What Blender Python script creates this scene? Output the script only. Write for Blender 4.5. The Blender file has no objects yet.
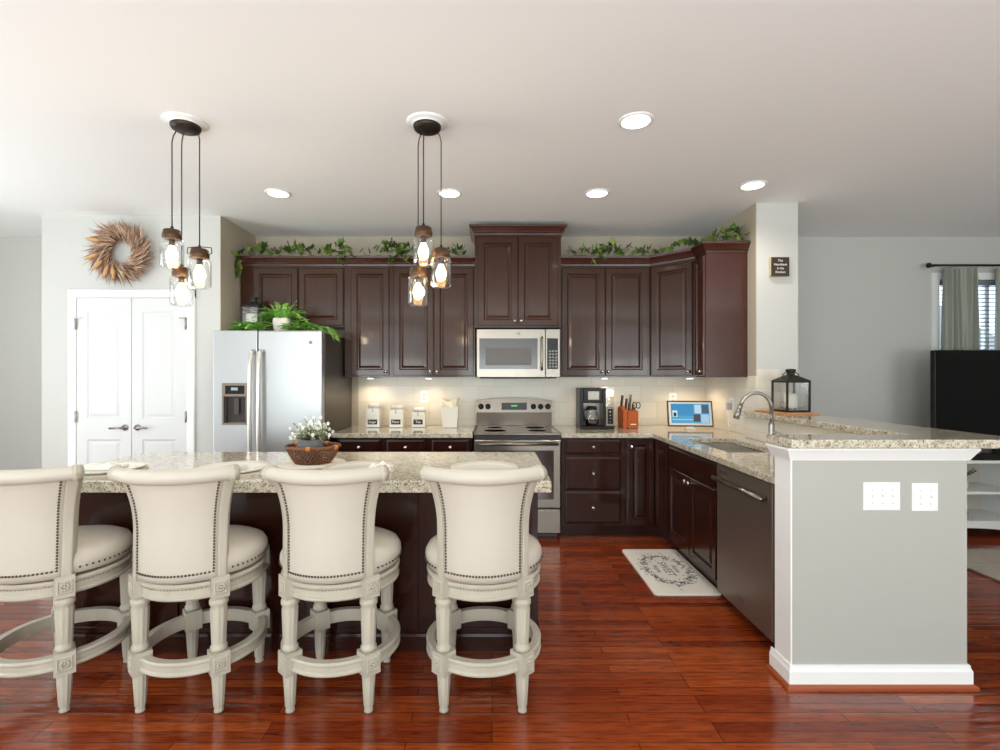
import bpy, math, random
from math import sin, cos, pi, radians as R
from mathutils import Vector, Matrix
random.seed(7)
S = bpy.context.scene
COL = S.collection
# ------------------------------------------------------------ camera, world, sun, daylight, exposure
cam_d = bpy.data.cameras.new('camera'); cam = bpy.data.objects.new('camera', cam_d); COL.objects.link(cam)
cam.location = (0, 0, 1.42); cam.rotation_euler = (R(90), 0, 0)
cam_d.sensor_width = 36; cam_d.lens = 18; cam_d.shift_x = 0.008; cam_d.shift_y = 0.001; cam_d.clip_start = .05
S.camera = cam
vs = S.view_settings; vs.view_transform = 'Standard'; vs.look = 'None'; vs.exposure = 0.1; vs.gamma = 1.0; vs.use_curve_mapping = False
W = bpy.data.worlds.new('daylight'); S.world = W; W.use_nodes = True
bg = W.node_tree.nodes['Background']; bg.inputs[0].default_value = (.84, .92, 1, 1); bg.inputs[1].default_value = 2.9

def area(name, loc, rot, sx, sy, power, color=(1, 1, 1), parent=None, spread=None):
    l = bpy.data.lights.new(name, 'AREA'); l.shape = 'RECTANGLE'; l.size = sx; l.size_y = sy
    l.energy = power; l.color = color
    if spread: l.spread = R(spread)
    o = bpy.data.objects.new(name, l); COL.objects.link(o); o.location = loc; o.rotation_euler = rot
    if parent: o.parent = parent
    return o
sun_l = bpy.data.lights.new('sun', 'SUN'); sun_l.energy = 5; sun_l.angle = R(.6); sun_l.color = (1, .95, .86)
sun = bpy.data.objects.new('sun', sun_l); COL.objects.link(sun)
sun.rotation_euler = Vector((1, 1, -1.27)).to_track_quat('-Z', 'Y').to_euler()
# fill lamps added at unseen windows behind the viewer, tilted up to the ceiling
area('window_daylight', (-2.9, -2.5, 1.3), (R(150), 0, 0), 2.6, 2.2, 135, (.90, 1, .98))
area('window_daylight', (0.2, -2.5, 1.3), (R(150), 0, 0), 2.0, 2.2, 110, (.90, 1, .98))
area('window_daylight', (3.3, -2.5, 1.3), (R(150), 0, 0), 2.0, 2.2, 105, (.90, 1, .98))
area('patio_daylight', (-5.35, 2.2, 1.25), (0, R(-140), 0), 2.3, 1.9, 55, (.87, .98, 1))  # patio door lamp, tilted up to stand in for sunlit floor bounce

# ------------------------------------------------------------ materials
def lin(c):
    return tuple(((v/255)/12.92 if v/255 <= .04045 else ((v/255+.055)/1.055)**2.4) for v in c) + (1,)
MATS = {}
def mat(name, rgb, rough=.5, metal=0, coat=0, emit=None, es=0, bump=None, sheen=0, spec=None, var=None, aniso=0):
    m = bpy.data.materials.new(name); m.use_nodes = True; nt = m.node_tree; b = nt.nodes['Principled BSDF']
    b.inputs['Base Color'].default_value = lin(rgb); b.inputs['Roughness'].default_value = rough
    b.inputs['Metallic'].default_value = metal; b.inputs['Coat Weight'].default_value = coat
    b.inputs['Coat Roughness'].default_value = .07
    if sheen: b.inputs['Sheen Weight'].default_value = sheen
    if spec is not None: b.inputs['Specular IOR Level'].default_value = spec
    if emit: b.inputs['Emission Color'].default_value = lin(emit); b.inputs['Emission Strength'].default_value = es
    tc = nt.nodes.new('ShaderNodeTexCoord')
    if var:   # (rgb2, scale, stretch)
        n = nt.nodes.new('ShaderNodeTexNoise'); n.inputs['Scale'].default_value = var[1]; n.inputs['Detail'].default_value = 5
        mp = nt.nodes.new('ShaderNodeMapping'); mp.inputs['Scale'].default_value = var[2]
        nt.links.new(tc.outputs['Object'], mp.inputs[0]); nt.links.new(mp.outputs[0], n.inputs['Vector'])
        mx = nt.nodes.new('ShaderNodeMix'); mx.data_type = 'RGBA'
        mx.inputs[6].default_value = lin(rgb); mx.inputs[7].default_value = lin(var[0])
        nt.links.new(n.outputs[0], mx.inputs[0]); nt.links.new(mx.outputs[2], b.inputs['Base Color'])
    if bump:  # (scale, strength, stretch)
        n = nt.nodes.new('ShaderNodeTexNoise'); n.inputs['Scale'].default_value = bump[0]; n.inputs['Detail'].default_value = 4
        mp = nt.nodes.new('ShaderNodeMapping'); mp.inputs['Scale'].default_value = bump[2] if len(bump) > 2 else (1, 1, 1)
        nt.links.new(tc.outputs['Object'], mp.inputs[0]); nt.links.new(mp.outputs[0], n.inputs['Vector'])
        bp = nt.nodes.new('ShaderNodeBump'); bp.inputs['Strength'].default_value = bump[1]; bp.inputs['Distance'].default_value = .002
        nt.links.new(n.outputs[0], bp.inputs['Height']); nt.links.new(bp.outputs[0], b.inputs['Normal'])
    MATS[name] = m
    return m
def ramp(nt, stops):
    r = nt.nodes.new('ShaderNodeValToRGB'); e = r.color_ramp.elements
    while len(e) > 1: e.remove(e[0])
    e[0].position = stops[0][0]; e[0].color = lin(stops[0][1])
    for p, c in stops[1:]:
        k = e.new(p); k.color = lin(c)
    return r
def island_mat(name, stops, rough=.55, trans=0):
    m = mat(name, stops[0][1], rough); nt = m.node_tree; b = nt.nodes['Principled BSDF']
    g = nt.nodes.new('ShaderNodeNewGeometry'); r = ramp(nt, stops)
    nt.links.new(g.outputs['Random Per Island'], r.inputs[0]); nt.links.new(r.outputs[0], b.inputs['Base Color'])
    return m
wall_m = mat('wall_paint', (197, 196, 191), .7, bump=(180, .08))
wall_shade = mat('kitchen_wall_shade', (180, 168, 150), .7, bump=(180, .08))  # warm shade at the kitchen end put into the wall colour
gray_m = mat('peninsula_paint', (174, 173, 166), .6, bump=(180, .1))
ceil_m = mat('ceiling_paint', (246, 247, 246), .8, bump=(150, .08))
white_m = mat('white_trim', (238, 238, 236), .35)
door_m = mat('door_paint', (212, 212, 211), .45)
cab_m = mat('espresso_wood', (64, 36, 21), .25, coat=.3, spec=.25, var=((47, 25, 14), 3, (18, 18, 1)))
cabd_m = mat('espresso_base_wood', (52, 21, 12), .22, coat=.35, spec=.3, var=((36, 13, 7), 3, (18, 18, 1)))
crown_m = mat('espresso_crown', (70, 33, 20), .27, coat=.4, var=((54, 24, 15), 3, (3, 3, 3)))
steel_m = mat('brushed_steel', (136, 129, 120), .3, 1, bump=(40, .06, (.6, .6, 40)))
fridge_m = mat('fridge_steel', (178, 179, 180), .36, .85, bump=(40, .05, (.6, .6, 40)))
dsteel_m = mat('dark_steel', (132, 118, 107), .34, .65, bump=(40, .05, (.6, .6, 40)))
side_m = mat('appliance_side', (72, 64, 58), .35, .3)
nickel_m = mat('nickel', (205, 200, 192), .25, 1)
chrome_m = mat('brushed_nickel', (165, 162, 158), .28, 1)
black_m = mat('black_plastic', (14, 13, 13), .35, spec=.3)
blackg_m = mat('black_glass', (24, 21, 20), .25, spec=.3)
ovenglass_m = mat('oven_glass', (52, 42, 38), .1, coat=.5)
bronze_m = mat('bronze', (52, 42, 36), .4, .6)
iron_m = mat('lantern_iron', (48, 44, 40), .5, .5)
lid_m = mat('jar_lid_brass', (84, 62, 42), .45, .6)
cream_m = mat('stool_leather', (193, 184, 170), .42, var=((200, 191, 178), 4, (1, 1, 1)), bump=(260, .12), spec=.45)
creamw_m = mat('stool_paint', (194, 187, 172), .5, var=((172, 163, 146), 14, (1, 1, .35)), bump=(60, .15))
creamd_m = mat('stool_glaze', (150, 136, 116), .6)
nail_m = mat('nailhead', (96, 84, 72), .35, .9)
ceramic_m = mat('white_ceramic', (226, 221, 210), .2, coat=.3)
paper_m = mat('filter_paper', (238, 228, 200), .8)
label_m = mat('chalk_label', (38, 34, 32), .6)
chalk_m = mat('chalk_white', (235, 232, 225), .8)
plate_m = mat('plate_glaze', (228, 224, 214), .2, coat=.3)
napkin_m = mat('napkin', (236, 232, 226), .85, bump=(400, .3))
placem_m = mat('placemat_cloth', (226, 218, 202), .85, bump=(300, .5))
block_m = mat('knife_block_wood', (176, 92, 42), .4, var=((170, 76, 26), 6, (10, 10, 1)))
board_m = mat('wooden_board', (205, 152, 98), .45, var=((178, 122, 74), 5, (1, 14, 1)))
candle_m = mat('candle_wax', (240, 236, 224), .5)
pebble_m = mat('pebble', (150, 144, 134), .6)
basket_m = mat('basket_weave', (92, 54, 34), .55, var=((130, 82, 50), 30, (1, 1, 1)), bump=(90, .5))
wrap_m = mat('basket_wrap', (206, 124, 50), .5)
pot_m = mat('grey_pot', (92, 94, 96), .6, bump=(60, .3))
soil_m = mat('soil', (52, 40, 30), .9)
petal_m = mat('white_petal', (240, 240, 232), .6)
stem_m = mat('plant_stem', (88, 96, 56), .6)
vine_m = mat('vine_stem', (92, 74, 44), .7)
curtain_m = mat('sage_curtain', (158, 162, 150), .8, bump=(300, .4))
console_m = mat('console_paint', (226, 226, 224), .4)
screen_m = mat('tv_screen', (5, 5, 6), .35, spec=.2)
vent_m = mat('vent_black', (28, 28, 28), .5)
tabfr_m = mat('tablet_bezel', (66, 50, 40), .35)
siding_m = mat('house_brick', (150, 104, 86), .8, var=((186, 150, 128), 20, (1, 1, 3)))
matmat_m = mat('kitchen_mat', (226, 220, 210), .75, bump=(200, .2))
ink_m = mat('mat_ink', (92, 94, 92), .8)
inkd_m = mat('mat_ink_dark', (58, 56, 54), .8)
sign_m = mat('sign_wood', (58, 44, 34), .6, var=((40, 30, 24), 5, (20, 1, 1)))
signe_m = mat('sign_edge', (196, 178, 140), .6)
shoe_m = mat('cherry_shoe', (150, 70, 34), .35, coat=.3)
leaf_m = island_mat('ivy_leaf', [(0, (48, 70, 34)), (.35, (76, 104, 44)), (.65, (112, 146, 56)), (.85, (160, 178, 90)), (1, (70, 70, 40))])
fern_m = island_mat('fern_leaf', [(0, (66, 128, 44)), (.5, (112, 172, 62)), (1, (160, 208, 92))])
flow_m = island_mat('flower_leaf', [(0, (112, 122, 84)), (.6, (168, 172, 138)), (1, (206, 208, 180))])
wreath_m = island_mat('wheat', [(0, (118, 82, 66)), (.25, (170, 130, 104)), (.5, (206, 172, 140)), (.7, (146, 106, 96)), (.85, (222, 200, 172)), (1, (98, 70, 60))], .8)
husk_m = mat('corn_husk', (204, 158, 108), .7)
rug_m = mat('shag_rug', (186, 176, 162), .95, var=((140, 130, 118), 12, (1, 6, 1)), bump=(60, 1))

def glass(name, tint=(1, 1, 1), mixf=.08, rough=.02):
    m = bpy.data.materials.new(name); m.use_nodes = True; nt = m.node_tree
    nt.nodes.remove(nt.nodes['Principled BSDF']); out = nt.nodes['Material Output']
    t = nt.nodes.new('ShaderNodeBsdfTransparent'); t.inputs[0].default_value = (*tint, 1)
    g = nt.nodes.new('ShaderNodeBsdfGlossy'); g.inputs['Roughness'].default_value = rough
    lw = nt.nodes.new('ShaderNodeLayerWeight'); lw.inputs[0].default_value = .35
    ad = nt.nodes.new('ShaderNodeMath'); ad.operation = 'MULTIPLY_ADD'; ad.inputs[1].default_value = .5; ad.inputs[2].default_value = mixf
    nt.links.new(lw.outputs['Facing'], ad.inputs[0])
    mx = nt.nodes.new('ShaderNodeMixShader'); nt.links.new(ad.outputs[0], mx.inputs[0])
    nt.links.new(t.outputs[0], mx.inputs[1]); nt.links.new(g.outputs[0], mx.inputs[2]); nt.links.new(mx.outputs[0], out.inputs[0])
    return m
glass_m = glass('clear_glass', (.96, .97, .97)); pane_m = glass('window_glass', (.93, .97, 1), .04)

# granite
gran_m = mat('granite', (200, 192, 172), .1, coat=.4)
nt = gran_m.node_tree; b = nt.nodes['Principled BSDF']; tc = nt.nodes.new('ShaderNodeTexCoord')
n1 = nt.nodes.new('ShaderNodeTexNoise'); n1.inputs['Scale'].default_value = 26; n1.inputs['Detail'].default_value = 6; n1.inputs['Roughness'].default_value = .7
v1 = nt.nodes.new('ShaderNodeTexVoronoi'); v1.inputs['Scale'].default_value = 85
n2 = nt.nodes.new('ShaderNodeTexNoise'); n2.inputs['Scale'].default_value = 120; n2.inputs['Detail'].default_value = 3
for q in (n1, v1, n2): nt.links.new(tc.outputs['Object'], q.inputs['Vector'])
r1 = ramp(nt, [(.30, (150, 138, 116)), (.42, (192, 182, 160)), (.52, (212, 205, 188)), (.68, (226, 222, 210))])
nt.links.new(n1.outputs[0], r1.inputs[0])
r2 = ramp(nt, [(.30, (54, 44, 36)), (.37, (132, 116, 94)), (.44, (255, 255, 255))])
nt.links.new(n2.outputs[0], r2.inputs[0])
r3 = ramp(nt, [(0, (150, 140, 122)), (.3, (232, 228, 220)), (1, (255, 255, 255))])
nt.links.new(v1.outputs['Color'], r3.inputs[0])
ma = nt.nodes.new('ShaderNodeMix'); ma.data_type = 'RGBA'; ma.blend_type = 'MULTIPLY'; ma.inputs[0].default_value = 1
mb_ = nt.nodes.new('ShaderNodeMix'); mb_.data_type = 'RGBA'; mb_.blend_type = 'MULTIPLY'; mb_.inputs[0].default_value = .8
nt.links.new(r1.outputs[0], ma.inputs[6]); nt.links.new(r2.outputs[0], ma.inputs[7])
nt.links.new(ma.outputs[2], mb_.inputs[6]); nt.links.new(r3.outputs[0], mb_.inputs[7]); nt.links.new(mb_.outputs[2], b.inputs['Base Color'])

# cherry floor, boards run along x
floor_m = mat('cherry_floor', (130, 48, 26), .16, coat=.35)
nt = floor_m.node_tree; b = nt.nodes['Principled BSDF']; tc = nt.nodes.new('ShaderNodeTexCoord')
br = nt.nodes.new('ShaderNodeTexBrick'); br.inputs['Scale'].default_value = 1; br.inputs['Brick Width'].default_value = .9
br.inputs['Row Height'].default_value = .057; br.inputs['Mortar Size'].default_value = .0016; br.inputs['Mortar Smooth'].default_value = .2
br.offset = .37; br.offset_frequency = 3; br.inputs['Bias'].default_value = 0
br.inputs['Color1'].default_value = (0, 0, 0, 1); br.inputs['Color2'].default_value = (1, 1, 1, 1); br.inputs['Mortar'].default_value = (.5, .5, .5, 1)
nt.links.new(tc.outputs['Object'], br.inputs['Vector'])
mp = nt.nodes.new('ShaderNodeMapping'); mp.inputs['Scale'].default_value = (3.5, 40, 1); nt.links.new(tc.outputs['Object'], mp.inputs[0])
gn = nt.nodes.new('ShaderNodeTexNoise'); gn.inputs['Scale'].default_value = 2.2; gn.inputs['Detail'].default_value = 6; gn.inputs['Roughness'].default_value = .65
nt.links.new(mp.outputs[0], gn.inputs['Vector'])
r4 = ramp(nt, [(0, (120, 46, 21)), (.35, (142, 60, 26)), (.7, (156, 70, 31)), (1, (172, 84, 39))]); nt.links.new(br.outputs['Color'], r4.inputs[0])
r5 = ramp(nt, [(.3, (120, 92, 84)), (.5, (220, 210, 204)), (.7, (255, 255, 255))]); nt.links.new(gn.outputs[0], r5.inputs[0])
m1 = nt.nodes.new('ShaderNodeMix'); m1.data_type = 'RGBA'; m1.blend_type = 'MULTIPLY'; m1.inputs[0].default_value = .85
nt.links.new(r4.outputs[0], m1.inputs[6]); nt.links.new(r5.outputs[0], m1.inputs[7])
m2 = nt.nodes.new('ShaderNodeMix'); m2.data_type = 'RGBA'; m2.inputs[7].default_value = lin((40, 12, 8))
nt.links.new(br.outputs['Fac'], m2.inputs[0]); nt.links.new(m1.outputs[2], m2.inputs[6]); nt.links.new(m2.outputs[2], b.inputs['Base Color'])
mp2 = nt.nodes.new('ShaderNodeMapping'); mp2.inputs['Scale'].default_value = (.25, 9, 1); nt.links.new(tc.outputs['Object'], mp2.inputs[0])
wv = nt.nodes.new('ShaderNodeTexNoise'); wv.inputs['Scale'].default_value = 1.6; wv.inputs['Detail'].default_value = 1; nt.links.new(mp2.outputs[0], wv.inputs['Vector'])
b1 = nt.nodes.new('ShaderNodeBump'); b1.inputs['Strength'].default_value = .5; b1.inputs['Distance'].default_value = .004; nt.links.new(wv.outputs[0], b1.inputs['Height'])
b2 = nt.nodes.new('ShaderNodeBump'); b2.invert = True; b2.inputs['Strength'].default_value = .5; b2.inputs['Distance'].default_value = .001
nt.links.new(br.outputs['Fac'], b2.inputs['Height']); nt.links.new(b1.outputs[0], b2.inputs['Normal']); nt.links.new(b2.outputs[0], b.inputs['Normal'])
nt.links.new(b2.outputs[0], b.inputs['Coat Normal'])
sy = nt.nodes.new('ShaderNodeSeparateXYZ'); nt.links.new(tc.outputs['Object'], sy.inputs[0])
def mth(op, a, v=None):
    n_ = nt.nodes.new('ShaderNodeMath'); n_.operation = op; nt.links.new(a, n_.inputs[0])
    if v is not None: n_.inputs[1].default_value = v
    return n_.outputs[0]
cup = mth('POWER', mth('ABSOLUTE', mth('SUBTRACT', mth('FRACT', mth('DIVIDE', sy.outputs[1], .057)), .5)), 2)
b3 = nt.nodes.new('ShaderNodeBump'); b3.inputs['Strength'].default_value = .6; b3.inputs['Distance'].default_value = .0035; b3.invert = True
nt.links.new(cup, b3.inputs['Height']); nt.links.new(b3.outputs[0], b1.inputs['Normal'])

# backsplash tile
tile_m = mat('beige_tile', (222, 214, 198), .3)
nt = tile_m.node_tree; b = nt.nodes['Principled BSDF']; tc = nt.nodes.new('ShaderNodeTexCoord')
sx = nt.nodes.new('ShaderNodeSeparateXYZ'); cx = nt.nodes.new('ShaderNodeCombineXYZ'); ad = nt.nodes.new('ShaderNodeMath')
nt.links.new(tc.outputs['Object'], sx.inputs[0]); nt.links.new(sx.outputs[0], ad.inputs[0]); nt.links.new(sx.outputs[1], ad.inputs[1])
nt.links.new(ad.outputs[0], cx.inputs[0]); nt.links.new(sx.outputs[2], cx.inputs[1])
br = nt.nodes.new('ShaderNodeTexBrick'); br.inputs['Scale'].default_value = 1; br.inputs['Brick Width'].default_value = .33; br.inputs['Row Height'].default_value = .165
br.inputs['Mortar Size'].default_value = .0018; br.inputs['Color1'].default_value = lin((224, 216, 201)); br.inputs['Color2'].default_value = lin((216, 207, 190)); br.inputs['Mortar'].default_value = lin((196, 188, 172))
nt.links.new(cx.outputs[0], br.inputs['Vector']); nt.links.new(br.outputs['Color'], b.inputs['Base Color'])

# ------------------------------------------------------------ mesh helpers
class MB:
    def __init__(s): s.v = []; s.f = []; s.sm = []
    def add(s, vs_, fs, smooth=False, M=None):
        o = len(s.v)
        for p in vs_:
            p = Vector(p)
            s.v.append(tuple(M @ p) if M else tuple(p))
        for f in fs: s.f.append([o+i for i in f]); s.sm.append(smooth)
        return s
    def box(s, x0, x1, y0, y1, z0, z1, M=None):
        return s.add([(x0, y0, z0), (x1, y0, z0), (x1, y1, z0), (x0, y1, z0), (x0, y0, z1), (x1, y0, z1), (x1, y1, z1), (x0, y1, z1)],
              [(3, 2, 1, 0), (4, 5, 6, 7), (0, 1, 5, 4), (1, 2, 6, 5), (2, 3, 7, 6), (3, 0, 4, 7)], False, M)
    def lathe(s, prof, n=24, M=None, smooth=True, mod=None):
        vs_ = []; k = len(prof)
        for i in range(n):
            a = 2*pi*i/n
            for j, (r, z) in enumerate(prof):
                rr = r*(mod(a, z) if mod else 1)
                vs_.append((rr*cos(a), rr*sin(a), z))
        fs = []
        for i in range(n):
            i2 = (i+1) % n
            for j in range(k-1): fs.append((i*k+j, i2*k+j, i2*k+j+1, i*k+j+1))
        if prof[0][0] > 1e-5: fs.append([i*k for i in range(n)][::-1])
        if prof[-1][0] > 1e-5: fs.append([i*k+k-1 for i in range(n)])
        return s.add(vs_, fs, smooth, M)
    def cyl(s, p0, p1, r, n=16, r1=None):
        p0 = Vector(p0); p1 = Vector(p1); d = p1-p0
        M = Matrix.Translation(p0) @ d.to_track_quat('Z', 'Y').to_matrix().to_4x4()
        return s.lathe([(r, 0), (r if r1 is None else r1, d.length)], n, M)
    def tube(s, pts, r, n=8, rad=None, closed=False):
        pts = [Vector(p) for p in pts]; k = len(pts); vs_ = []; up = Vector((0, 0, 1))
        prev = None
        for i, p in enumerate(pts):
            if closed: t = (pts[(i+1) % k]-pts[i-1]).normalized()
            else: t = (pts[min(i+1, k-1)]-pts[max(i-1, 0)]).normalized()
            if prev is None:
                a = t.cross(up)
                if a.length < .05: a = t.cross(Vector((1, 0, 0)))
            else: a = prev - t*prev.dot(t)
            a.normalize(); b_ = t.cross(a); prev = a
            rr = rad[i] if rad else r
            for j in range(n):
                w = 2*pi*j/n; vs_.append(p + a*cos(w)*rr + b_*sin(w)*rr)
        fs = []
        for i in range(k if closed else k-1):
            i2 = (i+1) % k
            for j in range(n): j2 = (j+1) % n; fs.append((i*n+j, i*n+j2, i2*n+j2, i2*n+j))
        if not closed: fs.append(list(range(n))[::-1]); fs.append([(k-1)*n+j for j in range(n)])
        return s.add(vs_, fs, True)
    def ball(s, c, r, n=10, m=6, sc=(1, 1, 1)):
        prof = [(r*sin(pi*j/m), -r*cos(pi*j/m)) for j in range(m+1)]
        prof[0] = (0, -r); prof[-1] = (0, r)
        return s.lathe(prof, n, Matrix.Translation(Vector(c)) @ Matrix.Diagonal((*sc, 1)))
    def rects(s, x0, x1, z0, z1, loops):   # nested rectangular loops; (inset, y)
        vs_ = []
        for i, y in loops: vs_ += [(x0+i, y, z0+i), (x1-i, y, z0+i), (x1-i, y, z1-i), (x0+i, y, z1-i)]
        fs = [(3, 2, 1, 0)]
        for k in range(len(loops)-1):
            o = 4*k
            for j in range(4): fs.append((o+j, o+(j+1) % 4, o+4+(j+1) % 4, o+4+j))
        o = 4*(len(loops)-1); fs.append((o, o+1, o+2, o+3))
        return s.add(vs_, fs)
    def cells(s, xs, ys, keep, z0, z1, axis='z'):   # orthogonal slab on a grid, only outer faces; axis: thickness axis
        nx, ny = len(xs)-1, len(ys)-1
        K = lambda i, j: 0 <= i < nx and 0 <= j < ny and keep(i, j)
        def P(a, b_, c): return (a, b_, c) if axis == 'z' else ((a, c, b_) if axis == 'y' else (c, a, b_))
        for i in range(nx):
            for j in range(ny):
                if not K(i, j): continue
                a0, a1, b0, b1 = xs[i], xs[i+1], ys[j], ys[j+1]
                s.add([P(a0, b0, z1), P(a1, b0, z1), P(a1, b1, z1), P(a0, b1, z1)], [(0, 1, 2, 3)])
                s.add([P(a0, b0, z0), P(a1, b0, z0), P(a1, b1, z0), P(a0, b1, z0)], [(3, 2, 1, 0)])
                for di, dj, q in ((-1, 0, ((a0, b1), (a0, b0))), (1, 0, ((a1, b0), (a1, b1))), (0, -1, ((a0, b0), (a1, b0))), (0, 1, ((a1, b1), (a0, b1)))):
                    if not K(i+di, j+dj):
                        (pa, pb), (qa, qb) = q
                        s.add([P(pa, pb, z0), P(qa, qb, z0), P(qa, qb, z1), P(pa, pb, z1)], [(0, 1, 2, 3)])
        return s
    def sweep(s, path, prof, closed=False):   # path xy list, outward = right-hand side normal; prof (out, z)
        k = len(path); vs_ = []; P = [Vector(p) for p in path]
        for i in range(k):
            def nrm(a, b_): d = (b_-a).normalized(); return Vector((d.y, -d.x))
            if i == 0: n = nrm(P[0], P[1])
            elif i == k-1: n = nrm(P[-2], P[-1])
            else:
                n1_, n2_ = nrm(P[i-1], P[i]), nrm(P[i], P[i+1]); n = (n1_+n2_); n = n/(n.length_squared/2) if n.length > 1e-6 else n1_
            for o, z in prof: vs_.append((P[i].x+n.x*o, P[i].y+n.y*o, z))
        m = len(prof); fs = []
        for i in range(k-1):
            for j in range(m): j2 = (j+1) % m; fs.append((i*m+j, (i+1)*m+j, (i+1)*m+j2, i*m+j2))
        fs.append(list(range(m))[::-1]); fs.append([(k-1)*m+j for j in range(m)])
        return s.add(vs_, fs)
    def build(s, name, m, parent=None, loc=(0, 0, 0), rot=(0, 0, 0), bevel=0, seg=2, weld=False):
        me = bpy.data.meshes.new(name); me.from_pydata(s.v, [], s.f)
        me.polygons.foreach_set('use_smooth', s.sm); me.materials.append(m); me.update()
        if weld:
            import bmesh
            bm = bmesh.new(); bm.from_mesh(me); bmesh.ops.remove_doubles(bm, verts=bm.verts, dist=1e-5)
            bmesh.ops.recalc_face_normals(bm, faces=bm.faces); bm.to_mesh(me); bm.free()
        o = bpy.data.objects.new(name, me); COL.objects.link(o); o.location = loc; o.rotation_euler = rot
        if parent: o.parent = parent
        if bevel:
            md = o.modifiers.new('bevel', 'BEVEL'); md.width = bevel; md.segments = seg; md.limit_method = 'ANGLE'; md.angle_limit = R(40)
        return o
def tag(o, label, cat, group=None):
    o['label'] = label; o['category'] = cat
    if group: o['group'] = group
    return o
def thing(name, label, cat, loc=(0, 0, 0), rz=0, group=None):
    o = bpy.data.objects.new(name, None); COL.objects.link(o); o.location = loc; o.rotation_euler = (0, 0, rz); o.empty_display_size = .1
    return tag(o, label, cat, group)
def struct(o): o['kind'] = 'structure'; return o
def copy_tree(o, parent=None):
    c = o.copy(); COL.objects.link(c)
    if parent: c.parent = parent
    for ch in list(o.children): copy_tree(ch, c)
    return c
def text(name, body, size, m, parent, loc, rot=(R(90), 0, 0), depth=.0008, sx=1):
    cu = bpy.data.curves.new(name, 'FONT'); cu.body = body; cu.size = size; cu.align_x = 'CENTER'; cu.align_y = 'CENTER'; cu.extrude = depth
    t = bpy.data.objects.new('tmp', cu); COL.objects.link(t)
    dg = bpy.context.evaluated_depsgraph_get(); me = bpy.data.meshes.new_from_object(t.evaluated_get(dg))
    bpy.data.objects.remove(t); me.materials.clear(); me.materials.append(m)
    o = bpy.data.objects.new(name, me); COL.objects.link(o); o.location = loc; o.rotation_euler = rot; o.scale = (sx, 1, 1); o.parent = parent
    return o

# ------------------------------------------------------------ room shell
H = 2.84; YB = 5.10; XL = -5.3; XR = 6.6; YF = -2.6
struct(MB().box(XL-.1, XR+.1, YF-.1, YB+.1, -.1, 0).build('floor', floor_m))
struct(MB().box(XL-.1, XR+.1, YF-.1, YB+.1, H, H+.1).build('ceiling', ceil_m))
# back wall with the living room window opening X 4.52..5.75 z .95..2.42
xs = [XL-.1, 4.55, 5.65, XR+.1]; zs = [0, .95, 2.40, H]
struct(MB().cells(xs, zs, lambda i, j: not (i == 1 and j == 1), YB, YB+.12, 'y').build('wall_back', wall_m))
xs = [YF-.1, 1.2, 3.13, YB]; zs = [0, .02, 2.5, H]
struct(MB().cells(xs, zs, lambda i, j: not (i == 1 and j == 1), XL-.12, XL, 'x').build('wall_left', wall_m))
struct(MB().box(XR, XR+.1, YF, YB, 0, H).build('wall_right', wall_m))
xs = [XL, -4.2, -1.6, -.8, 1.2, 2.3, 4.3, XR]; zs = [0, .25, 2.62, H]
struct(MB().cells(xs, zs, lambda i, j: not (i in (1, 3, 5) and j == 1), YF-.12, YF, 'y').build('wall_front', wall_m))
# pantry block (left of the fridge)
PX0, PX1, PY = -3.99, -2.41, 4.43
struct(MB().box(PX0, PX1, PY, YB, 0, H).build('wall_pantry', wall_m))
# wall stub right of the kitchen
struct(MB().box(2.17, 2.51, 4.10, YB, 0, H).build('wall_stub', wall_m))
struct(MB().box(PX1+.001, 2.169, YB-.006, YB, 0, H).build('wall_kitchen', wall_shade))  # thin slabs over the same wall carry the painted-in shade
struct(MB().box(PX1, PX1+.006, PY+.001, YB-.006, 0, H).build('wall_alcove', wall_shade))
struct(MB().box(2.164, 2.17, 4.101, YB-.006, 1.42, H).build('wall_sink', wall_shade))
# peninsula half wall
xs = [1.37, 2.07, 2.166]; ys = [2.28, 2.41, 4.10]
struct(MB().cells(xs, ys, lambda i, j: j == 0 or i == 1, 0, 1.095).build('wall_peninsula', gray_m))
struct(MB().box(1.362, 1.37, 2.28, 2.41, .1, 1.04).build('trim_1', white_m, bevel=.002))
prof = [(0, 1.035), (.006, 1.035), (.010, 1.045), (.026, 1.075), (.032, 1.085), (.032, 1.0945), (0, 1.0945)]
struct(MB().sweep([(1.362, 2.43), (1.362, 2.28), (2.168, 2.28), (2.168, 2.60)], prof).build('trim_2', white_m))
prof = [(0, .012), (.014, .012), (.014, .078), (.009, .09), (.007, .105), (0, .105)]
struct(MB().sweep([(1.362, 2.43), (1.362, 2.28), (2.168, 2.28), (2.168, 4.0)], prof).build('baseboard_peninsula', white_m))
prof = [(.0, .0), (.03, .0), (.029, .012), (.022, .02), (.014, .022), (0, .022)]
struct(MB().sweep([(1.362, 2.43), (1.362, 2.28), (2.168, 2.28), (2.168, 4.0)], prof).build('trim_3', shoe_m))
prof = [(0, 0), (.014, 0), (.014, .09), (.008, .11), (0, .11)]
struct(MB().sweep([(2.52, YB), (XR, YB)][::-1] if False else [(2.52, YB), (XR, YB)], prof).build('baseboard_back', white_m))
struct(MB().sweep([(XL, YB), (PX0, YB)], prof).build('baseboard_left', white_m))
struct(MB().sweep([(PX0, YB), (PX0, PY), (-3.745, PY)], prof).build('baseboard_pantry', white_m))
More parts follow.
